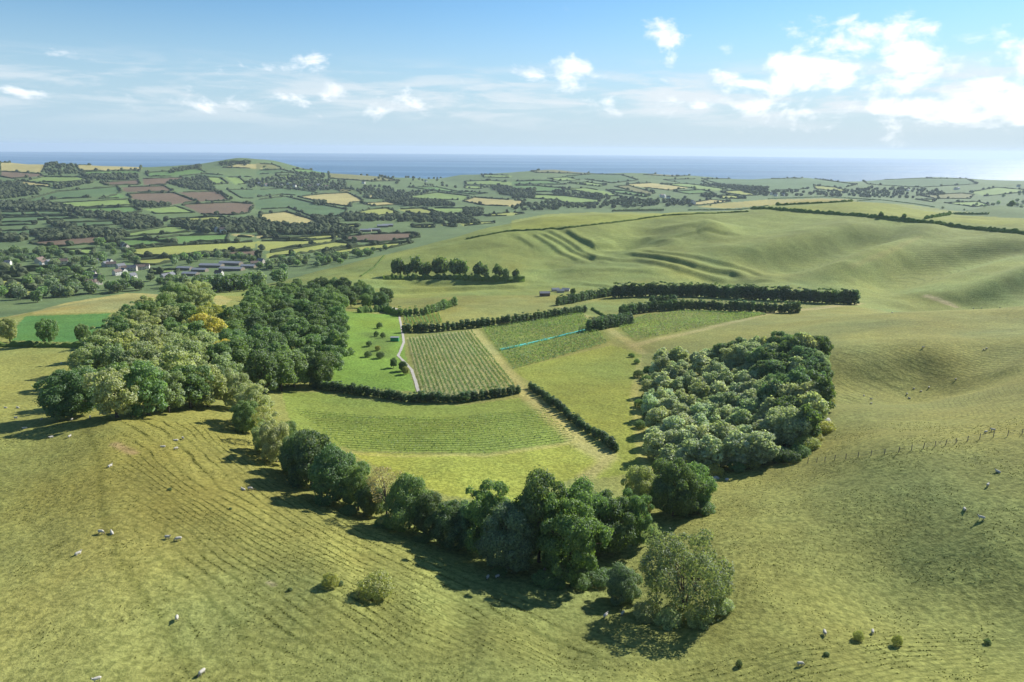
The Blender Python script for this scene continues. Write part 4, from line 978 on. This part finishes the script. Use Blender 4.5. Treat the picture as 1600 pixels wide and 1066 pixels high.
WOODS = [c1((255,190),(290,140),(440,145),(460,200),(300,208)), c1((480,207),(820,204),(820,230),(560,240)), c1((0,252),(100,257),(240,290),(230,320),(0,350)), c1((290,272),(530,242),(560,250),(340,290)), c1((0,367),(300,380),(430,402),(520,440),(380,422),(0,412)),
 c1((440,440),(600,427),(900,460),(980,520),(760,530),(700,472),(560,465)), c1((290,490),(460,517),(430,530),(330,515)), c1((170,560),(560,532),(740,550),(730,610),(645,600),(635,570),(250,600)), c1((0,578),(150,577),(150,600),(0,605)), c1((960,472),(1080,495),(1250,488),(1523,470),(1523,550),(1350,545),(1200,550),(1090,520)),
 c1((800,368),(1010,385),(1010,390),(820,400)), c1((1000,182),(1190,147),(1200,162),(1010,195)), c1((980,250),(1220,212),(1280,290),(1400,362),(1350,340),(1250,296),(1120,290)), c1((1315,152),(1330,140),(1470,136),(1480,146),(1400,152)), c1((1470,252),(1523,222),(1523,280),(1480,285)),
 c2((0,232),(220,212),(520,242),(560,290),(300,300),(0,270)), c2((220,192),(410,202),(400,225),(240,205)), c2((640,195),(900,215),(1120,222),(1230,262),(1180,290),(900,262),(560,252)), c2((540,282),(760,272),(900,310),(1080,292),(880,350),(770,360),(640,340),(600,300)), c2((500,452),(560,437),(750,460),(1000,442),(1250,442),(1340,500),(1100,492),(800,482),(520,480)),
 c2((0,482),(60,502),(400,512),(560,532),(620,550),(420,560),(100,560),(0,540)), c2((330,452),(500,482),(480,500),(380,500)), c2((780,360),(900,392),(1180,390),(1130,365),(900,352)), c2((1240,412),(1350,412),(1340,450),(1250,450)), c2((1390,272),(1523,282),(1523,330),(1450,320)), c2((340,362),(420,372),(400,390),(350,380)),
 c3((0,292),(140,292),(130,340),(0,345)), c3((210,302),(300,302),(420,312),(570,330),(540,345),(300,322)), c3((0,395),(80,382),(250,352),(330,382),(540,377),(570,342),(680,342),(840,352),(1060,342),(1060,392),(860,395),(400,405),(0,420)), c3((1130,322),(1220,322),(1200,340),(1130,335)), c3((1180,262),(1523,282),(1523,330),(1420,315)),
 c4((0,302),(460,302),(600,282),(1000,292),(1100,320),(850,345),(450,335),(0,330))]
for wd in WOODS:
    Wc = G([(np.mean([p[0] for p in wd]), np.mean([p[1] for p in wd]))])[0]
    for (x, y) in scatter(wd, max(9.5, Wc[1]*.0058), 200): far_tree_pts.append((x, y, random.uniform(8, 13)))
def far_mass():
    import bmesh
    bm = bmesh.new(); bmesh.ops.create_icosphere(bm, subdivisions=2, radius=1.0)
    v0 = np.array([v.co[:] for v in bm.verts]); f0 = np.array([[v.index for v in f.verts] for f in bm.faces]); bm.free()
    VV = []; FF = []; o = 0; CC = []
    r = np.random.default_rng(5)
    var = [v0*(1+r.normal(0, .17, (len(v0), 1))) for _ in range(8)]
    for k, (x, y, h) in enumerate(far_tree_pts):
        w = h*r.uniform(.42, .66)
        v = var[k % 8]*np.array([w, w, h*.52]); a = r.uniform(0, 6.3)
        v = np.stack([v[:, 0]*math.cos(a)-v[:, 1]*math.sin(a), v[:, 0]*math.sin(a)+v[:, 1]*math.cos(a), v[:, 2]], 1)
        VV.append(v+np.array([x, y, float(hgt(x, y))+h*.45])); FF.append(f0+o); o += len(v)
    ob = obj('distant_woodland', mesh_np('distant_woodland', np.vstack(VV), [np.vstack(FF)], False), M_HEDGE); ob.color = (.105, .132, .072, 1)
    tag(ob, 'dark green woods and hedgerow trees scattered over the far vale', 'woodland', kind='stuff')
far_mass()

# ------------------------------------------------------------------ vineyards: every row of vines an object
def vine_rows(eA, eB, nrows, where, h=1.3, w=.7, per_m=7.0, dotted=0.0, leaf=.42, col=(.055, .085, .026), order='left'):
    """rows run from edge eA to edge eB (both pixel polylines), nrows of them spread along the edges"""
    A_ = along(G(densify(eA)), count=nrows); B_ = along(G(densify(eB)), count=nrows)
    for i in range(nrows):
        r = np.random.default_rng(900+i)
        W = along(np.array([A_[i], B_[i]]), spacing=.5)
        row_geometry(W, i, r, where, h, w, per_m, dotted, leaf, col, order)
def row_geometry(W, i, r, where, h, w, per_m, dotted, leaf, col, order):
    L = np.sum(np.linalg.norm(np.diff(W[:, :2], axis=0), axis=1)); n_ = int(L*per_m)
    P = along(W, count=n_)
    if dotted:
        s = np.linspace(0, L, n_); P = P[((s+r.uniform(0, dotted)) % dotted) < dotted*.55]
    else:
        s = np.linspace(0, L, n_); P = P[fbm(s/2.2, s*0+i*3.1, 5) > -.34]
    c = P+np.stack([r.normal(0, w*.28, len(P)), r.normal(0, w*.28, len(P)), r.uniform(.12, 1, len(P))*h], 1)
    V, q = cards(c, unit(r.normal(size=c.shape)+np.array([0, 0, .3])), np.full(len(c), leaf), r)
    V, q = join([(V, q), tube(along(W, spacing=4.0)+np.array([0, 0, h*.6]), [.05]*len(along(W, spacing=4.0)), 4)])
    o = obj('vine_row', mesh_np('vine_row', V, [q], False), M_LEAF); o.color = color_of(col, .08)
    tag(o, f'{nth(i)} vine row from the {order} in {where}', 'vine row', 'rows in '+where)
vine_rows([(640,530),(736,518)], [(664,614),(720,619),(803,605)], 19, 'the striped vineyard', 1.4, .75, 9, leaf=.38, order='left', col=(.042, .066, .02))
vine_rows([(632,496),(684,490)], [(636,509),(690,505)], 9, 'the small vineyard beside the gravel track', 1.4, .8, 6, leaf=.5)
def arc_rows(top, bot, nrows, where, **kw):
    T_ = G(densify(top)); B_ = G(densify(bot)); T_ = along(T_, count=40); B_ = along(B_, count=40)
    for i in range(nrows):
        k = i/(nrows-1); W = B_*(1-k)+T_*k; W[:, 2] = hgt(W[:, 0], W[:, 1])
        row_geometry(W, i, np.random.default_rng(1200+i), where, kw['h'], kw['w'], kw['per_m'], kw['dotted'], kw['leaf'], kw['col'], 'front')
arc_rows([(462,642),(560,652),(700,656),(850,641)], [(540,702),(640,707),(760,707),(897,687)], 18, 'the curved young vineyard', h=.95, w=.5, per_m=3.6, dotted=1.6, leaf=.36, col=(.062, .085, .024))
arc_rows([(754,514),(830,502),(908,488)], [(802,576),(870,558),(948,536)], 34, 'the vineyard with the turquoise strip', h=1.2, w=.6, per_m=3.0, dotted=0, leaf=.6, col=(.058, .085, .028))
arc_rows([(965,510),(1010,493),(1070,486),(1190,490)], [(992,532),(1050,520),(1110,508),(1196,492)], 18, 'the pale vineyard below the middle windbreak', h=1.0, w=.5, per_m=2.4, dotted=0, leaf=.6, col=(.07, .095, .032))

# ------------------------------------------------------------------ the turquoise netting tunnel over one row
def tunnel():
    P = along(G(densify([(781,548),(830,537),(880,525),(917,516)])), spacing=1.5); n_ = len(P)
    T = unit(np.gradient(P[:, :2], axis=0)); N2 = np.stack([-T[:, 1], T[:, 0]], 1)
    V = []
    r = np.random.default_rng(3)
    prof = [(-.42, -.1), (-.4, .4), (-.25, .75), (0, .85), (.25, .75), (.4, .4), (.42, -.1)]
    for (a, b) in prof: V.append(np.column_stack([P[:, :2]+N2*a*r.uniform(.9, 1.1, (n_, 1)), P[:, 2]+b*r.uniform(.9, 1.1, n_)]))
    V = np.stack(V, 1); ii = np.arange(n_*7).reshape(n_, 7)
    q = np.stack([ii[:-1, :-1], ii[1:, :-1], ii[1:, 1:], ii[:-1, 1:]], -1).reshape(-1, 4)
    o = obj('netting_tunnel', mesh_np('netting_tunnel', V.reshape(-1, 3), [q]), M_TEAL)
    tag(o, 'long turquoise netting drawn over one row of vines', 'netting')
tunnel()

# ------------------------------------------------------------------ gravel track (a sheet a little above the meadow)
def track(px, hw, name, lift=.12):
    P = along(G(densify(px, 8)), spacing=1.2); n_ = len(P)
    T = unit(np.gradient(P[:, :2], axis=0)); N2 = np.stack([-T[:, 1], T[:, 0]], 1)
    r = np.random.default_rng(8); V = []
    for k, a in enumerate((-1, -.33, .33, 1)):
        xy = P[:, :2]+N2*(hw*a*(1+(r.random((n_, 1))-.5)*.3))
        V.append(np.column_stack([xy, hgt(xy[:, 0], xy[:, 1])+lift]))
    V = np.stack(V, 1); ii = np.arange(n_*4).reshape(n_, 4)
    q = np.stack([ii[:-1, :-1], ii[1:, :-1], ii[1:, 1:], ii[:-1, 1:]], -1).reshape(-1, 4)
    me = mesh_np(name, V.reshape(-1, 3), [q])
    if me.polygons[0].normal.z < 0: me.flip_normals()
    tag(obj(name, me, M_GRAVEL), kind='structure')
track([(622,484),(625,500),(629,520),(631,535),(626,548),(622,556),(632,566),(643,578),(649,595),(654,613)], .6, 'gravel_track')
track([(597,482),(612,481),(622,484)], 1.6, 'gravel_yard')

# ------------------------------------------------------------------ buildings
def box(x0, x1, y0, y1, z0, z1):
    V = np.array([(x0,y0,z0),(x1,y0,z0),(x1,y1,z0),(x0,y1,z0),(x0,y0,z1),(x1,y0,z1),(x1,y1,z1),(x0,y1,z1)], float)
    return V, np.array([(0,3,2,1),(4,5,6,7),(0,1,5,4),(1,2,6,5),(2,3,7,6),(3,0,4,7)])
def gable_proto(L, D, eave, ridge_h, wall, roof, chim=True, win=True, ov=.35):
    # walls with gable ends
    V = np.array([(-L/2,-D/2,-1),(L/2,-D/2,-1),(L/2,D/2,-1),(-L/2,D/2,-1),(-L/2,-D/2,eave),(L/2,-D/2,eave),(L/2,D/2,eave),(-L/2,D/2,eave),(-L/2,0,ridge_h),(L/2,0,ridge_h)], float)
    me = mesh_np('wall', V, [np.array([(0,1,5,4),(2,3,7,6)]), np.array([(1,2,6),(1,6,9),(1,9,5),(3,0,4),(3,4,8),(3,8,7)])], False); me.materials.append(wall)
    sl = (ridge_h-eave)/(D/2); e = eave-ov*sl; t_ = .22
    R_ = np.array([(-L/2-ov,-D/2-ov,e+.04),(L/2+ov,-D/2-ov,e+.04),(L/2+ov,0,ridge_h+.04),(-L/2-ov,0,ridge_h+.04),(L/2+ov,D/2+ov,e+.04),(-L/2-ov,D/2+ov,e+.04)])
    V = np.vstack([R_, R_+np.array([0, 0, t_])])
    q = [(6,7,8,9),(9,8,10,11),(3,2,1,0),(5,4,2,3),(0,1,7,6),(4,5,11,10),(1,2,8,7),(2,4,10,8),(5,3,9,11),(3,0,6,9)]
    rf = mesh_np('roof', V, [np.array(q)], False); rf.materials.append(roof)
    out = [('wall', me), ('roof', rf)]
    if chim:
        c = mesh_np('chimney', *[a if k == 0 else [a] for k, a in enumerate(box(L/2-1.3, L/2-.5, -.4, .4, ridge_h-.6, ridge_h+1.1))], False); c.materials.append(M_TILE); out.append(('chimney', c))
    if win:
        for k in range(3):
            x = -L/2+L*(k+.5)/3
            for z in ((1.0, 2.1), (3.5, 4.5)):
                if z[1] < eave:
                    w = mesh_np('window', *[a if i == 0 else [a] for i, a in enumerate(box(x-.5, x+.5, -D/2-.05, -D/2+.1, *z))], False); w.materials.append(M_GLASS); out.append(('window', w))
    return out
HOUSE = [gable_proto(11, 7, 5, 8, M_WALL, M_SLATE), gable_proto(9, 7, 4.8, 7.6, M_WHITE, M_SLATE), gable_proto(13, 7, 5, 8.2, M_WALL, M_TILE), gable_proto(10, 6.5, 5, 7.8, M_WHITE, M_TILE)]
BARN = [gable_proto(42, 16, 4.5, 7.0, M_POST, M_METAL, False, False), gable_proto(26, 13, 4.2, 6.4, M_POST, M_METAL, False, False)]
def put_house(kit, p, rz, label, cat='house', name='village_house', group='village houses', sc=1.0, parts=True):
    o = empty(name, p); o.rotation_euler = (0, 0, rz); o.scale = (sc,)*3
    for nm, me in kit: obj(nm, me, None, o)
    return tag(o, label, cat, group)
hp = c1((15,722),(50,738),(240,728),(262,740),(300,742),(335,738),(375,735),(570,730),(632,748),(665,750),(720,765),(745,772),(790,775),(835,768),(870,762),(545,815),(590,832),(540,862),(575,858),(700,800),(735,790),(790,820),(985,825),(1020,815),(1250,852),(1390,838),(1480,842),(745,642),(1305,806),(655,730))
hp += [(402,437),(398,415),(408,412)]
hp.sort()
for i, p in enumerate(G(hp)):
    put_house(HOUSE[i % 4], p, random.choice([.2, .5, -.3, 1.2, 1.5])+random.uniform(-.1, .1), f'{nth(i)} house from the left in the village of the vale', sc=random.uniform(.8, 1.05))
bp = [(c1((1100,768))[0], 1, 'leftmost'), (c1((1190,778))[0], 1, 'second from left'), (c1((1135,802))[0], 1, 'pale low front'), (c1((1260,752))[0], 0, 'large dark-sided middle'), (c1((1375,738))[0], 0, 'rearmost long'), (c1((1380,772))[0], 0, 'front long'), (c1((1480,756))[0], 1, 'rightmost')]
for (px, k, w_), p in zip(bp, G([b[0] for b in bp])):
    put_house(BARN[k], p, -.12+random.uniform(-.05, .05), f'{w_} grey-roofed barn of the farm beside the village', 'barn', 'farm_barn', 'barns of the vale farm', .74)
for i, (px, k) in enumerate([((572,362), 1), ((585,361), 1), ((606,354), 1), ((598,355), 1)]):
    put_house(BARN[k], ground([px[0]], [px[1]])[0], .1*i, f'{nth(i)} pale farm building from the front in the far tree belt', 'barn', 'farm_barn', 'far farm buildings', .9)
put_house(gable_proto(7.5, 4.5, 2.6, 3.6, M_TILE, M_SLATE, False, False, .2), ground([851], [463])[0], .1, 'small dark brown shed at the edge of the paddock', 'shed', 'field_shed', None)
for i, (u, v) in enumerate([(868, 455), (876, 457), (884, 455)]):
    put_house(gable_proto(10, 6, 2.6, 4.2, M_WALL, M_METAL, False, False, .2), ground([u], [v])[0], .15-.2*i, f'{nth(i)} low grey roof from the left above the brown shed', 'barn', 'field_barn', 'low roofs above the shed', .6)
dots = c2((20,262),(60,270),(110,262),(150,272),(190,265),(230,275),(280,270),(320,278),(370,270),(420,280),(470,278),(1010,245),(640,255))+c3((890,335),(905,338),(930,345),(1085,378),(1075,372))+c4((795,300),(832,300),(1115,292),(1130,290),(20,322),(45,330),(90,328),(1490,275))+c1((1330,545),(1290,540),(15,378),(740,640))
dots.sort()
for i, p in enumerate(G(dots)):
    put_house(HOUSE[1+2*(i % 2)][:2], p, random.uniform(0, 3), f'{nth(i)} tiny pale house from the left among the far fields', 'house', 'distant_house', 'distant houses', 1.3)
def green_box():
    p = ground([617], [533])[0]; o = empty('green_container', p)
    b = mesh_np('body', *[a if k == 0 else [a] for k, a in enumerate(box(-2, 2, -1.1, 1.1, 0, 1.9))], False); obj('body', b, M_GREENBOX, o)
    l = mesh_np('lid', *[a if k == 0 else [a] for k, a in enumerate(box(-2.1, 2.1, -1.2, 1.2, 1.905, 2.05))], False); obj('lid', l, M_METAL, o)
    tag(o, 'small bright green container beside the gravel track', 'container')
green_box()
def trough():
    p = ground([140], [540.5])[0]; o = empty('field_gate', p); o.rotation_euler = (0, 0, .05)
    for z in (.25, .55, .85, 1.15): obj('bar', mesh_np('bar', *[a if k == 0 else [a] for k, a in enumerate(box(-1.8, 1.8, -.04, .04, z, z+.12))], False), M_WHITE, o)
    for x in (-1.9, 1.9): obj('gate_post', mesh_np('gate_post', *[a if k == 0 else [a] for k, a in enumerate(box(x-.1, x+.1, -.1, .1, -.3, 1.4))], False), M_POST, o)
    tag(o, 'pale field gate at the right end of the clipped hedge', 'gate')
trough()

# ------------------------------------------------------------------ rocks
def rock(px, sx, sy, sz, label, seed):
    import bmesh
    bm = bmesh.new(); bmesh.ops.create_icosphere(bm, subdivisions=3, radius=1.0)
    for v in bm.verts:
        c = v.co; k = 1+.35*(vnoise(c.x*1.7+seed, c.y*1.7+c.z*2.3, seed))+.16*vnoise(c.x*5, c.y*5+c.z*4, seed+3)
        v.co = c*float(k); v.co.x *= sx; v.co.y *= sy; v.co.z *= sz
    me = bpy.data.meshes.new('rock'); bm.to_mesh(me); bm.free()
    o = obj('rock', me, M_STONE); p = ground([px[0]], [px[1]])[0]; o.location = (p[0], p[1], p[2]+sz*.25); o.rotation_euler = (0, 0, seed)
    tag(o, label, 'rock')
rock((1291,660), 1.6, 1.1, 1.0, 'large grey boulder at the right edge of the grove', 1)
rock((1252,676), 1.7, 1.3, 1.1, 'pale boulder half hidden in the scrub below the grove', 2)
rock((1118,748), 1.0, .6, .5, 'dark flat rock beside the right end of the belt', 3)
rock((1136,750), .5, .4, .35, 'small pale stone right of the flat rock', 4)
SCR = [(1215,720),(1235,722),(1250,712),(1262,702),(1272,690),(1285,675),(1150,735),(1175,730),(1110,742),(1280,650),(1292,632)]
SCR.sort()
for i, p in enumerate(G(SCR)):
    put_tree(BUSH, p, random.uniform(2.2, 4.2), random.choice([DARK, MID, OLIV]), f'{nth(i)} scrub bush from the left along the right edge of the grove', 'scrub along the grove edge', 'scrub_bush', 'bush', wide=1.3)

# ------------------------------------------------------------------ fence on the right slope
def fence():
    line = [(1262,724),(1286,722),(1340,715),(1405,707),(1470,697),(1540,685),(1600,679),(1640,674)]
    P = along(G(densify(line)), spacing=2.45)
    o = empty('post_and_wire_fence', P[0])
    post = mesh_np('post', *tube([(0, 0, -.4), (0, 0, 1.25)], [.075, .07], 6)[:1], [tube([(0, 0, -.4), (0, 0, 1.25)], [.075, .07], 6)[1]]); post.materials.append(M_POST)
    for p in P:
        c = obj('post', post, None, o); c.location = p-P[0]; c.rotation_euler = (random.uniform(-.06, .06), random.uniform(-.06, .06), 0); c.scale = (1, 1, random.uniform(.92, 1.1))
    for z in (.35, .7, 1.05):
        V, q = tube(P-P[0]+np.array([0, 0, z]), [.012]*len(P), 4)
        obj('wire', mesh_np('wire', V, [q]), M_WIRE, o)
    k = len(P)-int(len(P)*.14)
    for dx in (-.9, .9):
        V, q = tube([P[k]-P[0]+np.array([dx, 0, 0]), P[k]-P[0]+np.array([0, 0, 1.2])], [.06, .06], 6); obj('brace', mesh_np('brace', V, [q]), M_POST, o)
    tag(o, 'thin post and wire fence across the right slope', 'fence')
fence()

# ------------------------------------------------------------------ sheep
def sheep_proto(pose):
    mb = bpy.data.metaballs.new('m'); mb.resolution = .05; mb.threshold = .35
    ob = bpy.data.objects.new('m', mb); COL.objects.link(ob)
    def el(x, y, z, rx, ry, rz):
        e = mb.elements.new(type='ELLIPSOID'); e.co = (x, y, z); m_ = max(rx, ry, rz); e.radius = m_*1.45; e.size_x, e.size_y, e.size_z = rx/m_, ry/m_, rz/m_
    b = .62 if pose != 'lie' else .30
    el(-.22, 0, b, .34, .27, .27); el(.12, 0, b+.01, .36, .28, .28); el(.36, 0, b+.02, .25, .23, .25); el(-.42, 0, b, .2, .2, .22)
    if pose == 'graze':
        el(.58, 0, b-.08, .15, .11, .14); el(.72, 0, b-.26, .12, .085, .14); el(.80, 0, b-.42, .095, .07, .13); el(.74, .1, b-.22, .04, .09, .04); el(.74, -.1, b-.22, .04, .09, .04)
    else:
        el(.55, 0, b+.15, .14, .11, .16); el(.66, 0, b+.30, .13, .09, .11); el(.78, 0, b+.26, .12, .075, .08); el(.63, .11, b+.33, .04, .1, .04); el(.63, -.11, b+.33, .04, .1, .04)
    el(-.62, 0, b-.05, .06, .05, .14)
    if pose != 'lie':
        for x in (-.38, .34):
            for y in (-.13, .13):
                for z in (.40, .28, .17, .06): el(x, y, z, .065, .06, .09)
    else:
        for y in (-.2, .2): el(.32, y, .08, .2, .06, .06); el(-.35, y, .09, .2, .08, .07)
    dg = bpy.context.evaluated_depsgraph_get(); dg.update()
    me = bpy.data.meshes.new_from_object(ob.evaluated_get(dg)); me.name = 'sheep'
    bpy.data.objects.remove(ob); bpy.data.metaballs.remove(mb)
    me.materials.clear(); me.materials.append(M_WOOL); me.materials.append(M_FACE)
    for p in me.polygons:
        c = p.center; p.use_smooth = True
        head = c.x > .66 and (pose == 'graze' or c.z > b+.12)
        if head or (pose != 'lie' and c.z < .30): p.material_index = 1
    return me
SH = {k: sheep_proto(k) for k in ('graze', 'stand', 'lie')}
FLOCK = {
 'on the left slope': [(316,1054,'graze'),(277,969,'stand'),(122,866,'lie'),(158,834,'graze'),(175,834,'lie'),(262,842,'stand'),(279,845,'graze'),(172,729,'lie'),(275,703,'graze'),(286,687,'stand'),(275,689,'lie'),(255,699,'lie'),(380,766,'lie'),(391,766,'graze'),(109,684,'stand'),(80,684,'lie'),(39,670,'lie'),(25,655,'stand'),(28,638,'lie'),(9,638,'lie'),(65,656,'lie'),(90,651,'lie'),(113,657,'graze'),(141,654,'stand'),(96,568,'lie'),(152,1065,'stand')],
 'by the foot of the belt': [(762,905,'stand'),(777,903,'graze'),(837,901,'lie'),(851,891,'lie'),(946,965,'stand'),(973,961,'graze')],
 'on the lower right slope': [(1250,1040,'graze'),(1288,992,'stand'),(1363,990,'graze')],
 'on the upper right slope': [(1533,812,'stand'),(1507,797,'lie'),(1543,760,'stand'),(1559,738,'lie'),(1540,677,'graze'),(1551,674,'stand')],
 'on the far right combe side': [(1442,544,'stand'),(1541,546,'graze'),(1537,547,'lie'),(1451,607,'stand'),(1439,612,'lie'),(1417,617,'graze'),(1361,625,'stand'),(1361,632,'graze'),(1350,619,'lie'),(1421,623,'lie'),(1493,594,'stand'),(1428,608,'lie'),(1394,489,'lie'),(1521,482,'lie'),(1562,481,'graze'),(1534,482,'stand')]}
for where, L in FLOCK.items():
    L = sorted(L); W = G([(a[0], a[1]) for a in L])
    for i, ((u, v, po), p) in enumerate(zip(L, W)):
        o = obj('sheep', SH[po]); o.location = (p[0], p[1], p[2]-.02); k = random.uniform(.66, .82)
        o.scale = (k, k, k); o.rotation_euler = (0, 0, random.uniform(0, 6.28))
        w_ = {'graze': 'grazing', 'stand': 'standing', 'lie': 'resting'}[po]
        tag(o, f'{w_} white sheep, {nth(i)} from the left {where}', 'sheep', 'sheep '+where)

# ------------------------------------------------------------------ coarse grass tufts, thickest along the edges of the sheep tracks
def tufts():
    r = np.random.default_rng(77); N = 900000
    rr2 = np.sqrt(r.uniform(58**2, 185**2, N)); t2 = r.uniform(-R(40), R(40), N)
    x, y = rr2*np.sin(t2), rr2*np.cos(t2)
    a = np.interp(rr2, rad, np.arange(NR)); b = np.interp(t2, th, np.arange(NTH)); i = a.astype(int); j = b.astype(int); fa = a-i; fb = b-j
    bl = lambda Z: (Z[i, j]*(1-fa)+Z[i+1, j]*fa)*(1-fb)+(Z[i, j+1]*(1-fa)+Z[i+1, j+1]*fa)*fb
    lev, aux = bl(LEV), AUX[i, j]
    ph = (lev+.05)/.30 % 1.0
    on = ((ph < .10) | (ph > .93)) & (r.random(N) < aux*.5) & (fbm(x/5, y/5, 12) > -.05)
    off = (r.random(N) < .045) & (fbm(x/7, y/7, 19) > .02)
    inv = inside(x, y, G([(440,612),(560,600),(900,560),(1000,552),(990,620),(1010,740),(900,770),(820,800),(650,770),(500,700)])[:, :2])
    k = np.where((on | off) & ~inv)[0][:90000]
    P = np.stack([x[k], y[k], hgt(x[k], y[k])-.03], 1); n_ = len(P)
    hh = r.uniform(.06, .19, n_); V = []; Q = []
    for m_ in range(3):
        an = r.uniform(0, 6.28, n_); w = r.uniform(.05, .13, n_); dx, dy = np.cos(an)*w, np.sin(an)*w; ln = r.normal(0, .07, (n_, 2))
        z0 = np.zeros(n_)
        V.append(np.stack([P+np.stack([-dx, -dy, z0], 1), P+np.stack([dx, dy, z0], 1), P+np.column_stack([ln, hh*r.uniform(.7, 1.2, n_)])], 1).reshape(-1, 3))
    V = np.vstack(V); q = np.arange(len(V)).reshape(-1, 3)
    o = obj('grass_tufts', mesh_np('grass_tufts', V, [q], False), M_HEDGE); o.color = (.13, .14, .045, 1)
    tag(o, 'coarse grass tufts along the sheep tracks of the near slopes', 'grass', kind='stuff')
tufts()
